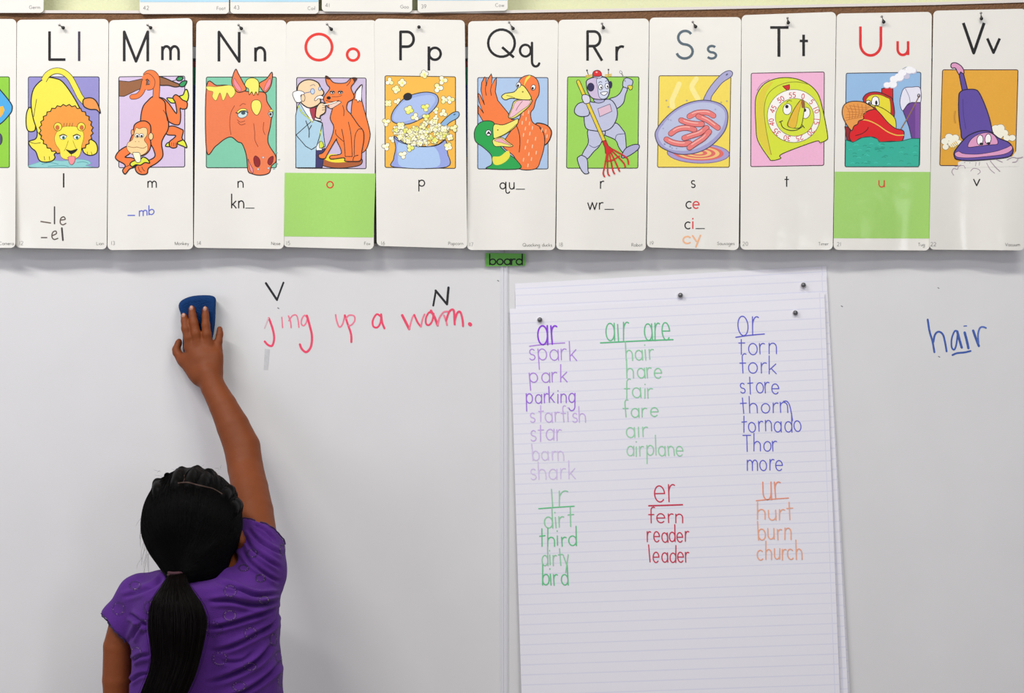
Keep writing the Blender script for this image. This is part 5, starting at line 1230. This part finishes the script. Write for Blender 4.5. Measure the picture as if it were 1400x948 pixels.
# raised right arm: shoulder, elbow, wrist
b.chain([(V3(338, 790, -.245), .037), (V3(349, 762, -.225), .036), (V3(351, 735, -.195), .0325), (V3(347.5, 700, -.160), .0310), (V3(341.5, 668, -.128), .0300), (V3(335.5, 640, -.100), .0293),
         (V3(331, 612, -.086), .0300), (V3(318.5, 583, -.076), .0272), (V3(305, 555, -.066), .0232), (V3(291.5, 530, -.056), .0205), (V3(285, 512, -.050), .0205)], .010, .002)
# hand: flattened palm from the wrist to the four knuckles
W0 = V3(284, 512, -.048)
K = {'i': H(402, 575, -.0385), 'm': H(482, 552, -.0405), 'r': H(572, 552, -.0395), 'p': H(652, 598, -.0345)}
for q, r0, r1 in ((K['i'], .0145, .0098), (K['m'], .0145, .0100), (K['r'], .0145, .0098), (K['p'], .0140, .0092)):
    b.chain([(W0 + (q - W0) * .05, r0 * 1.1), (W0 + (q - W0) * .55, (r0 + r1) / 2 * 1.12), (q, r1)], .009, .005, sc=(1, .85, 1))
b.chain([(H(640, 660, -.040), .0120), (H(620, 800, -.046), .0150)], .008, .004, sc=(1, .85, 1))
b.chain([(H(415, 700, -.036), .0130), (H(480, 800, -.044), .0155)], .008, .004, sc=(1, .85, 1))
b.chain([(H(500, 850, -.046), .0150), (H(350, 700, -.030), .0098), (H(318, 668, -.0245), .0080)], .010, .006, sc=(1, .9, 1))
# four fingers and the thumb, each its own chain
FING = {
 'index': [(K['i'], .0088), (H(385, 490, -.0405), .0074), (H(364, 402, -.0395), .0071), (H(356, 335, -.0355), .0062), (H(349, 290, -.0325), .0056)],
 'middle': [(K['m'], .0092), (H(460, 450, -.0430), .0080), (H(440, 350, -.0405), .0074), (H(428, 280, -.0365), .0064), (H(422, 222, -.0330), .0058)],
 'ring': [(K['r'], .0088), (H(560, 455, -.0425), .0076), (H(551, 370, -.0405), .0071), (H(548, 290, -.0362), .0060), (H(547, 227, -.0330), .0054)],
 'little': [(K['p'], .0082), (H(668, 520, -.0330), .0066), (H(680, 455, -.0290), .0058), (H(680, 408, -.0260), .0050)],
 'thumb': [(H(330, 690, -.0260), .0084), (H(285, 625, -.0215), .0072), (H(278, 595, -.0195), .0066), (H(298, 540, -.0160), .0056), (H(304, 522, -.0150), .0050)],
}
for nm, pts in FING.items(): b.chain(pts, .0035, .0030)
# hanging left arm
b.chain([(V3(195, 815, -.262), .031), (V3(171, 850, -.262), .0235), (V3(161.5, 885, -.262), .0230), (V3(160.5, 930, -.262), .0232), (V3(162, 975, -.258), .0225), (V3(166, 1010, -.250), .0200), (V3(172, 1080, -.215), .0165)], .010, .002)
b.chain([(V3(174, 1095, -.205), .018), (V3(178, 1112, -.195), .014)], .01, .01)
body = child('body', b.mesh('body', m_skin, 1), person)
def nail(tip, r, tilt, nm):
    bm = bmesh.new(); bmesh.ops.create_uvsphere(bm, u_segments=14, v_segments=10, radius=1)
    for v in bm.verts: v.co = Vector((v.co.x * r * .62, v.co.y * r * .30, v.co.z * r * .85))
    bm.transform(Matrix.Translation(Vector(tip) + Vector((0, -r * .83, r * .25))) @ Matrix.Rotation(tilt, 4, 'X'))
    child('fingernail', mesh_from_bm(bm, 'fingernail', [mat('nail', '#aa745c', rough=.3, spec=.6)], True), person, 'pale pink fingernail')
for nm in ('index', 'middle', 'ring'): nail(FING[nm][-1][0], FING[nm][-1][1], -.25, nm)
# eyes
for sx in (-1, 1):
    bm = bmesh.new(); bmesh.ops.create_uvsphere(bm, u_segments=16, v_segments=12, radius=.0095, matrix=Matrix.Translation(Vector(HD(sx * .030, .080, .003))))
    child('eye', mesh_from_bm(bm, 'eye', [mat('eye_dark', '#2a1a12', rough=.15)], True), person, 'dark brown eye')

# ------------------------------------------------------------------ shirt
m_shirt = mat('purple_cotton', '#52267c', rough=.9, spec=.2, noise=.12, nscale=60, bump=.25, bscale=700)
m_shirt.node_tree.nodes['Principled BSDF'].inputs['Sheen Weight'].default_value = .05
s = Vol((-.68, -.40, .62), (-.33, -.10, 1.10), .0022)
TS = [(1062, 281, 106), (1000, 281, 108), (948, 281, 106.5), (905, 283, 102), (880, 281.5, 101.5), (850, 280.5, 101.5), (825, 281, 102), (808, 281, 99), (795, 281, 88), (785, 281, 72), (776, 283, 48), (771, 285, 38)]
s.column([(P(0, py, B0).z, P(c, py, B0).x, B0 - .004, hw * S_, .088 if py > 806 else (.080 if py > 790 else .055)) for py, c, hw in TS], .012, 2.25)
s.chain([(V3(215, 812, -.265), .034), (V3(190, 818, -.265), .0345), (V3(166, 850, -.263), .0300), (V3(158, 872, -.263), .029)], .014, .012)
s.chain([(V3(335, 805, -.262), .046), (V3(350, 780, -.247), .046), (V3(353, 745, -.222), .0385), (V3(352, 700, -.180), .0375)], .016, .012)
nL = np.array([-.72, -.10, -.68]); nL /= np.linalg.norm(nL); cL = V3(161, 861, -.263)
nR = np.array([.38, .55, .74]); nR /= np.linalg.norm(nR); cR = V3(353, 729, -.207)
s.cut(cL, nL, (-.70, -.40, .60), (P(184, 0, -.26).x, 0, 1.0))
s.cut(cR, nR, (P(300, 0, -.26).x, -.40, .95), (-.30, 0, 1.2))
s.ell(V3(288, 766, -.262), (.047, .05, .022), .006, -1)       # neckline scooped around the neck
s.chain([(cR + nR * .01, .0335), (cR - nR * .009, .0330)], .004, sign=-1)
s.chain([(cL + nL * .01, .0250), (cL - nL * .008, .0245)], .004, sign=-1)
me = s.mesh('shirt', m_shirt, 2)
# cloth folds: ridges and valleys along drawn lines (px), pulled towards the raised shoulder
FOLDS = [([(384, 812), (350, 815), (318, 803), (296, 797)], 3.6, 3.6), ([(383, 821), (350, 828), (315, 822), (284, 824)], 4.2, 4.5), ([(378, 832), (340, 846), (305, 856), (282, 860)], 4.0, 4.2),
         ([(383, 847), (350, 868), (318, 884), (286, 893)], 3.4, 4.5), ([(374, 880), (352, 904), (320, 922), (282, 936)], 4.4, 5.0), ([(384, 905), (360, 930), (330, 948), (300, 960)], 3.6, 4.6),
         ([(338, 722), (352, 738), (372, 752), (388, 758)], 2.8, 3.6), ([(334, 735), (346, 752), (368, 768), (386, 778)], 3.0, 3.6), ([(345, 716), (362, 726), (376, 740)], 1.8, 2.6), ([(330, 752), (345, 772), (370, 790), (384, 796)], 2.4, 3.6),
         ([(225, 786), (212, 800), (185, 812), (165, 818)], 2.0, 4.0), ([(176, 840), (190, 848), (204, 862)], 2.4, 4.2), ([(178, 878), (186, 862), (200, 850)], 2.6, 4.0), ([(180, 905), (192, 898), (206, 896)], 2.6, 4.0), ([(176, 935), (190, 924), (204, 922)], 2.4, 3.4),
         ([(225, 778), (232, 800), (230, 830)], 1.8, 4), ([(355, 870), (375, 850), (384, 830)], 2, 3.5), ([(300, 905), (330, 905), (350, 890)], 1.6, 4)]
n = len(me.vertices); co = np.empty(n * 3, np.float32); me.vertices.foreach_get('co', co); co = co.reshape(-1, 3).astype(float)
no = np.empty(n * 3, np.float32); me.vertices.foreach_get('normal', no); no = no.reshape(-1, 3)
k = U * (CAM_D + co[:, 1]) / CAM_D; pxy = np.stack([700 + co[:, 0] / k, 474 - (co[:, 2] - CAM_Z) / k], 1)
disp = np.zeros(n)
for pts, amp, wd in FOLDS:
    q = np.array(catmull(pts, False, 5)); best = np.full(n, 1e9); side = np.zeros(n); tt = np.zeros(n)
    for i in range(len(q) - 1):
        d = q[i + 1] - q[i]; L = (d ** 2).sum(); t = np.clip(((pxy - q[i]) @ d) / L, 0, 1)
        r = pxy - q[i] - t[:, None] * d; dist = np.hypot(r[:, 0], r[:, 1]); m_ = dist < best
        best = np.where(m_, dist, best); side = np.where(m_, np.sign(d[0] * r[:, 1] - d[1] * r[:, 0]), side); tt = np.where(m_, (i + t) / (len(q) - 1), tt)
    env = np.clip(np.minimum(tt * 5, (1 - tt) * 3.5), 0, 1)
    sd = best * side
    prof = -np.exp(-(sd / (wd * .62)) ** 2) + .75 * np.exp(-((sd - wd * 1.25) / (wd * .8)) ** 2) + .55 * np.exp(-((sd + wd * 1.25) / (wd * .8)) ** 2)
    disp += prof * amp * 2.0e-3 * env * (no[:, 1] < .2)
rs = np.random.RandomState(3)
for _ in range(14):
    d = rs.normal(size=3); d /= np.linalg.norm(d); disp += .00028 * np.sin(co @ d * rs.uniform(90, 240) + rs.uniform(0, 6))
co += no * disp[:, None]; me.vertices.foreach_set('co', co.astype(np.float32).ravel()); me.update()
shirt_V, shirt_F = co.copy(), s.F
shirt_bvh = BVHTree.FromPolygons([Vector(v) for v in shirt_V], [tuple(map(int, f)) for f in shirt_F])
shirt = child('shirt', me, person, 'purple short sleeved shirt with rings of sequins')

def tube(name, pts, rad, m, closed=False, n=7, taper=False):
    bm = bmesh.new(); pts = [Vector(p) for p in pts]; L = len(pts); rows = []
    up = Vector((0, 0, 1))
    for i, p in enumerate(pts):
        a = pts[i - 1] if (i or closed) else p; c = pts[(i + 1) % L] if (i < L - 1 or closed) else p
        t = (c - a).normalized(); u = t.cross(Vector((0, 1, 0)))
        if u.length < .1: u = t.cross(up)
        u.normalize(); w = t.cross(u)
        r = rad(i / (L - 1)) if callable(rad) else rad
        rows.append([bm.verts.new(p + u * (r * math.cos(6.2832 * j / n)) + w * (r * math.sin(6.2832 * j / n))) for j in range(n)])
    for i in range(L if closed else L - 1):
        A, B = rows[i], rows[(i + 1) % L]
        for j in range(n): bm.faces.new((A[j], A[(j + 1) % n], B[(j + 1) % n], B[j]))
    if not closed: bm.faces.new(rows[0][::-1]); bm.faces.new(rows[-1])
    bmesh.ops.recalc_face_normals(bm, faces=bm.faces[:])
    return mesh_from_bm(bm, name, [m], True)
m_trimp = mat('dark_purple_thread', '#2c1748', rough=.8)
def sleeve_trim(c, nrm, r, waves, amp):
    nrm = Vector(nrm); u = nrm.cross(Vector((0, 1, 0))).normalized(); w = nrm.cross(u); pts = []
    for i in range(120):
        t = 6.2832 * i / 120
        d = u * math.cos(t) + w * math.sin(t); o = Vector(c) + nrm * (.0004 + .0010 * math.sin(waves * t))
        h = shirt_bvh.ray_cast(o - nrm * .0022 + d * .09, -d)
        rr = (h[0] - (o - nrm * .0022)).dot(d) if h[0] is not None else r
        rr = min(rr, r * 1.25)
        pts.append(o + d * (rr - .0006 + amp * .4 * math.cos(waves * t)))
    sm = [sum((pts[(i + j) % 120] for j in (-1, 0, 1)), Vector()) / 3 for i in range(120)]
    me = tube('sleeve_trim', sm, .0011, m_trimp, True); me.transform(Matrix.Translation(-Vector(person.location)))
    link('sleeve_trim', me, shirt, 'dark wavy stitched sleeve edge')
sleeve_trim(cL, nL, .029, 17, .0012); sleeve_trim(cR, nR, .039, 19, .0010)
# sequin rings lying on the cloth
RINGS = [(314.8, 808.6, 9, 9), (360.9, 821, 7.5, 6), (314.2, 842, 9.3, 8), (342.7, 866, 9.3, 9), (300.7, 901, 11, 10), (374, 875, 5, 9), (342, 912, 9.5, 6), (381, 898, 5, 8), (327, 939, 10, 7), (162, 832.5, 9, 9.5), (184.5, 801, 8, 6),
         (204, 831, 8, 9), (197, 856, 8, 9), (186, 893, 8, 9), (356, 791, 7, 6), (345, 757, 7.5, 6), (386, 752, 4, 8), (292, 861, 12, 11), (333, 777, 7, 5), (384, 930, 5, 9)]
m_seq = [mat('sequin_dark', '#17121c', rough=.25, spec=.9), mat('sequin_pale', '#cdbf9c', rough=.2, spec=.9)]
m_seq[1].node_tree.nodes['Principled BSDF'].inputs['Metallic'].default_value = .6
rn = random.Random(9)
for (x, y, rx, ry) in RINGS:
    bm = bmesh.new(); nb = 22; bright = 1.0 if 300 < x < 365 and y > 800 else .25
    for i in range(nb * 2):
        t = 6.2832 * i / (nb * 2); inner = i % 2; rr = .80 if inner else 1.0
        p = Vector(P(x + rx * rr * math.cos(t), y + ry * rr * math.sin(t), -.45))
        o = Vector((0, -CAM_D, CAM_Z)); h = shirt_bvh.ray_cast(p, (p - o).normalized())
        if h[0] is None: continue
        mi = 1 if inner and rn.random() < .6 * bright else 0
        g = bmesh.ops.create_icosphere(bm, subdivisions=1, radius=.00075 if mi == 0 else .0006, matrix=Matrix.Translation(h[0] + h[1] * .0001))
        for v in g['verts']:
            for f in v.link_faces: f.material_index = mi
    if len(bm.verts) < 20: bm.free(); continue
    me = mesh_from_bm(bm, 'sequin_ring', m_seq, True); me.transform(Matrix.Translation(-Vector(person.location)))
    link('sequin_ring', me, shirt, None, kind='stuff')

# ------------------------------------------------------------------ trousers and shoes (below the picture, they carry her)
t_ = Vol((-.62, -.36, .03), (-.34, -.16, .72), .005)
for sx in (-1, 1):
    t_.chain([((-.48 + sx * .045, -.262, .64), .068), ((-.48 + sx * .052, -.255, .40), .052), ((-.48 + sx * .055, -.258, .22), .043), ((-.48 + sx * .057, -.255, .07), .040)], .02)
t_.chain([((-.48, -.262, .66), .078), ((-.48, -.262, .60), .080)], .03, sc=(1.25, 1, 1))
child('trousers', t_.mesh('trousers', mat('blue_denim', '#2c3a5c', rough=.8, noise=.2, nscale=300), 2), person)
for sx in (-1, 1):
    v = Vol((-.60, -.36, -.01), (-.36, -.08, .11), .004)
    v.chain([((-.48 + sx * .057, -.262, .042), .036), ((-.48 + sx * .058, -.215, .034), .033), ((-.48 + sx * .060, -.165, .026), .028)], .02)
    v.cut((0, 0, .0), (0, 0, -1))
    child('shoe', v.mesh('shoe', mat('dark_shoe', '#2a2628', rough=.5), 1), person)

# ------------------------------------------------------------------ hair
m_hair = mat('dark_hair', '#040303', rough=.5, spec=.15, noise=.3, nscale=200)
m_hair2 = mat('ponytail_hair', '#0b0605', rough=.42, spec=.22, noise=.4, nscale=150)
hv = Vol((-.60, -.42, .93), (-.38, -.14, 1.17), .0020)
hv.ell(V3(262.5, 713, -.270), (67.5 * S_, .090, 73.5 * S_), .004)
hv.chain([(V3(262, 735, -.290), .060), (V3(257, 765, -.312), .036), (V3(246, 783, -.334), .0125)], .03, .02)
hv.chain([(V3(275, 755, -.300), .042), (V3(285, 776, -.300), .026), (V3(288, 788, -.305), .016)], .02, .015)
hv.cut((0, -.205, hc[2] + .0), (0, .93, -.37))
hv.ell(HD(0, .105, -.030), (.066, .058, .078), .006, -1)      # face opening
# twisted rows running forward over the crown from the parting
def onhead(px, py, out=0.0):
    """point of the hair cap seen at this px, pushed out along the cap normal"""
    c = V3(262.5, 713, -.270); p = V3(px, py, -.27); r = np.array([67.5 * S_, .090, 73.5 * S_])
    q = (p - c) / r; s2 = q[0] ** 2 + q[2] ** 2
    if s2 > .985: q *= math.sqrt(.985 / s2); s2 = .985
    q[1] = -math.sqrt(1 - s2); pos = c + q * r; nn = q / r; nn /= np.linalg.norm(nn)
    return pos + nn * out, nn
ROWS = [(222, 668, 214, 658), (250, 659, 247, 643), (268, 659, 269, 640), (284, 663, 288, 643), (312, 677, 319, 667), (322, 694, 328, 690)]
for (x0, y0, x1, y1) in ROWS:
    for j in range(9):
        t = j / 8; p, nn = onhead(x0 + (x1 - x0) * t, y0 + (y1 - y0) * t, 0)
        if t > .99: pass
        sd = .0007 * (1 if j % 2 else -1)
        hv.ell(p - nn * .0012 + np.array([sd, 0, 0]), (.0040, .0040, .0050), .008)
    # continue over the top towards the forehead
    p, nn = onhead(x1, y1, 0); c = V3(262.5, 713, -.270)
    for j in range(1, 7):
        a = j / 6 * 1.1; q = p - c; q = np.array([q[0], q[1] * math.cos(a) + q[2] * math.sin(a) * 1.0, q[2] * math.cos(a) - q[1] * math.sin(a)])
        r = np.array([67.5 * S_, .090, 73.5 * S_]); q = q / math.sqrt(((q / r) ** 2).sum())
        hv.ell(c + q * .984 + np.array([.0007 * (1 if j % 2 else -1), 0, 0]), (.0046, .0046, .0055), .007)
hair = child('hair', hv.mesh('hair', m_hair, 1), person, 'black hair combed back from a row of small twists')
hair_bvh = BVHTree.FromPolygons([Vector(v) for v in hv.V], [tuple(map(int, f)) for f in hv.F])
curl_c = Vector(P(229, 651, -.285))
me = tube('hair_curl', [curl_c + Vector((.0040 * math.cos(t * .42 - .6), -.002 + .0008 * t * .2, .0040 * math.sin(t * .42 - .6))) for t in range(13)], .0016, m_hair)
me.transform(Matrix.Translation(-Vector(person.location))); link('hair_curl', me, hair)
# parting: pale scalp line between the twists and the combed hair
m_scalp = mat('scalp', '#3e2a20', rough=.7)
def surf(px, py, out):
    p = Vector(P(px, py, -.5)); o = Vector((0, -CAM_D, CAM_Z)); h = hair_bvh.ray_cast(p, (p - o).normalized())
    return (h[0] + h[1] * out) if h[0] is not None else None
def parting(pts, r):
    q = [surf(x, y, -.0002) for x, y in catmull(pts, False, 6)]; q = [a for a in q if a is not None]
    me = tube('parting', q, r, m_scalp); me.transform(Matrix.Translation(-Vector(person.location))); link('parting', me, hair, 'brownish scalp line')
parting([(243, 661), (256, 660), (268, 663), (281, 666), (292, 669), (304, 676)], .0012)
parting([(252, 650), (252, 656), (250, 661)], .0007)

def strands(name, paths, rad, m, parent, label, seed=1):
    """many thin three-sided hairs in one mesh; paths (N, K, 3)"""
    A = np.asarray(paths, float); N, K_, _ = A.shape
    T = np.gradient(A, axis=1); T /= np.linalg.norm(T, axis=2, keepdims=True) + 1e-12
    Uv = np.cross(T, np.array([0.02, 1, .03])); Uv /= np.linalg.norm(Uv, axis=2, keepdims=True) + 1e-9; Wv = np.cross(T, Uv)
    tp = np.interp(np.linspace(0, 1, K_), [0, .1, .85, 1], [.5, 1, 1, .3])[None, :, None] * np.asarray(rad).reshape(-1, 1, 1)
    rings = np.stack([A + tp * (Uv * math.cos(a) + Wv * math.sin(a)) for a in (0, 2.094, 4.189)], 2)
    V = rings.reshape(-1, 3); base = (np.arange(N)[:, None] * K_ + np.arange(K_ - 1)[None]).reshape(-1) * 3
    F = [np.stack([base + j, base + (j + 1) % 3, base + 3 + (j + 1) % 3, base + 3 + j], 1) for j in range(3)]
    me = to_mesh(name, V - np.array(person.location), np.concatenate(F), m)
    return link(name, me, parent, label, kind='stuff')
rs = np.random.RandomState(11)
tie = V3(243, 783, -.338)
paths = []
while len(paths) < 3400:
    # roots along the parting, the crown and both sides of the head
    u = rs.rand()
    if u < .40: x, y = rs.uniform(205, 322), 0; y = 660 + ((x - 262) / 60.0) ** 2 * 24 + rs.uniform(2, 16)
    else:
        a = rs.uniform(0, 6.283); rr = math.sqrt(rs.uniform(.02, .98)); x, y = 262 + 66 * rr * math.cos(a), 715 + 70 * rr * math.sin(a)
    if y < 662 + ((x - 262) / 60.0) ** 2 * 24: continue
    g = []; end = (243 + rs.uniform(-5, 7), 781 + rs.uniform(-3, 3)); ok = True; lift = rs.uniform(-.0004, .0007); side = rs.uniform(-2, 2)
    Kp = 12; bx = (x - 243) * .55
    for j in range(Kp):
        t = j / (Kp - 1)
        # hair falls down first, then gathers towards the tie
        xx = x + (end[0] - x) * (t ** 1.7) + side * math.sin(3.14 * t); yy = y + (end[1] - y) * (t ** .92)
        p = surf(xx, yy, lift)
        if p is None: ok = False; break
        g.append(tuple(p))
    if ok: paths.append(g)
while len(paths) < 5600:
    d = rs.normal(size=3); d /= np.linalg.norm(d)
    if d[1] > .75 or abs(d[0]) < .35 and d[2] < .6: continue
    st = V3(262.5, 713, -.270) + d * np.array([67.5 * S_, .090, 73.5 * S_]); lift = rs.uniform(0, .0006); g = []
    for j in range(12):
        t = j / 11; h = hair_bvh.find_nearest(Vector(st + (tie - st) * (t ** 1.25)))
        g.append(tuple(h[0] + h[1] * lift))
    g = np.array(g)
    if np.linalg.norm(g[0] - st) > .02 or np.abs(np.diff(g, axis=0)).max() > .035: continue
    paths.append(g)
strands('hair_strands', paths, rs.uniform(.00022, .00042, len(paths)), m_hair, hair, 'combed black strands gathered to the ponytail')
# ponytail: solid core plus strands
CL = [(243, 782, 8.5), (240.5, 792, 12), (239.5, 806, 21), (241, 825, 33), (243, 845, 37.5), (242.5, 862, 37), (242, 880, 34.5), (241, 897, 31.5), (237, 915, 30.5), (231, 932, 30.5), (223, 950, 30), (212, 985, 26), (203, 1020, 14), (199, 1045, 5)]
def tail_y(py): return float(np.interp(py, [782, 800, 830, 870, 930, 1045], [-.345, -.362, -.378, -.384, -.384, -.380]))
pv = Vol((-.62, -.43, .66), (-.46, -.32, 1.0), .0024)
pv.column([(P(0, y, tail_y(y)).z, P(x, y, tail_y(y)).x, tail_y(y), r * 1.12e-3 * .93, max(.006, r * .62e-3)) for x, y, r in CL], .004, 2.0)
pony = child('ponytail', pv.mesh('ponytail', m_hair, 1), person, 'long dark ponytail hanging down her back')
paths = []
cl = np.array(CL)
for i in range(2600):
    a = rs.uniform(0, 6.283); rr = rs.uniform(.72, 1.06); ph = rs.uniform(0, 6.28); w = rs.uniform(0, 1.2); g = []
    y0 = 783 + (rs.uniform(0, 40) if rs.rand() < .3 else 0); y1 = min(1045, rs.normal(1005, 30))
    if rs.rand() < .04: rr *= 1.12
    for j in range(16):
        y = y0 + (y1 - y0) * j / 15; cx_ = np.interp(y, cl[:, 1], cl[:, 0]); r = np.interp(y, cl[:, 1], cl[:, 2])
        x = cx_ + r * rr * math.cos(a) + w * math.sin(ph + y * .045); d = tail_y(y) - rr * max(.0065, r * .64e-3) * math.sin(a)
        g.append(tuple(P(x, y, d)))
    paths.append(g)
strands('ponytail_strands', paths, rs.uniform(.00022, .00045, len(paths)), m_hair2, pony, 'loose dark brown strands')
# flyaways
paths = []
for i in range(46):
    side = rs.rand()
    if side < .62: x, y = rs.uniform(194, 206), rs.uniform(690, 765); ex, ey = x - rs.uniform(0, 12), y + rs.uniform(12, 40)
    elif side < .85: x, y = rs.uniform(215, 310), rs.uniform(640, 652); ex, ey = x + rs.uniform(-14, 14), y - rs.uniform(-2, 8)
    else: x, y = rs.uniform(326, 331), rs.uniform(690, 730); ex, ey = x + rs.uniform(0, 6), y + rs.uniform(5, 25)
    mx, my = (x + ex) / 2 - rs.uniform(0, 5) * (1 if side < .62 else 0), (y + ey) / 2; g = []
    for j in range(10):
        t = j / 9; xx = (1 - t) ** 2 * x + 2 * t * (1 - t) * mx + t * t * ex; yy = (1 - t) ** 2 * y + 2 * t * (1 - t) * my + t * t * ey
        g.append(tuple(P(xx, yy, -.275)))
    paths.append(g)
strands('flyaway_hairs', paths, np.full(len(paths), .00014), m_hair, hair, 'wispy loose hairs')
# hair tie
for _m in (m_hair, m_hair2): _m.node_tree.nodes['Principled BSDF'].inputs['IOR'].default_value = 1.3
m_tie = mat('maroon_elastic', '#43202a', rough=.8, noise=.3, nscale=400)
for k_, dy in ((0, 0), (1, 3.2)):
    c = Vector(P(242.5 + k_ * -.4, 782 + dy, -.341)); pts = [c + Vector((.0125 * math.cos(6.2832 * i / 40), .0125 * math.sin(6.2832 * i / 40), .0012 * math.sin(6.2832 * i / 40 + .5))) for i in range(40)]
    me = tube('hair_tie', pts, .0026, m_tie, True); me.transform(Matrix.Translation(-Vector(person.location))); link('hair_tie', me, pony, 'dark maroon hair elastic')
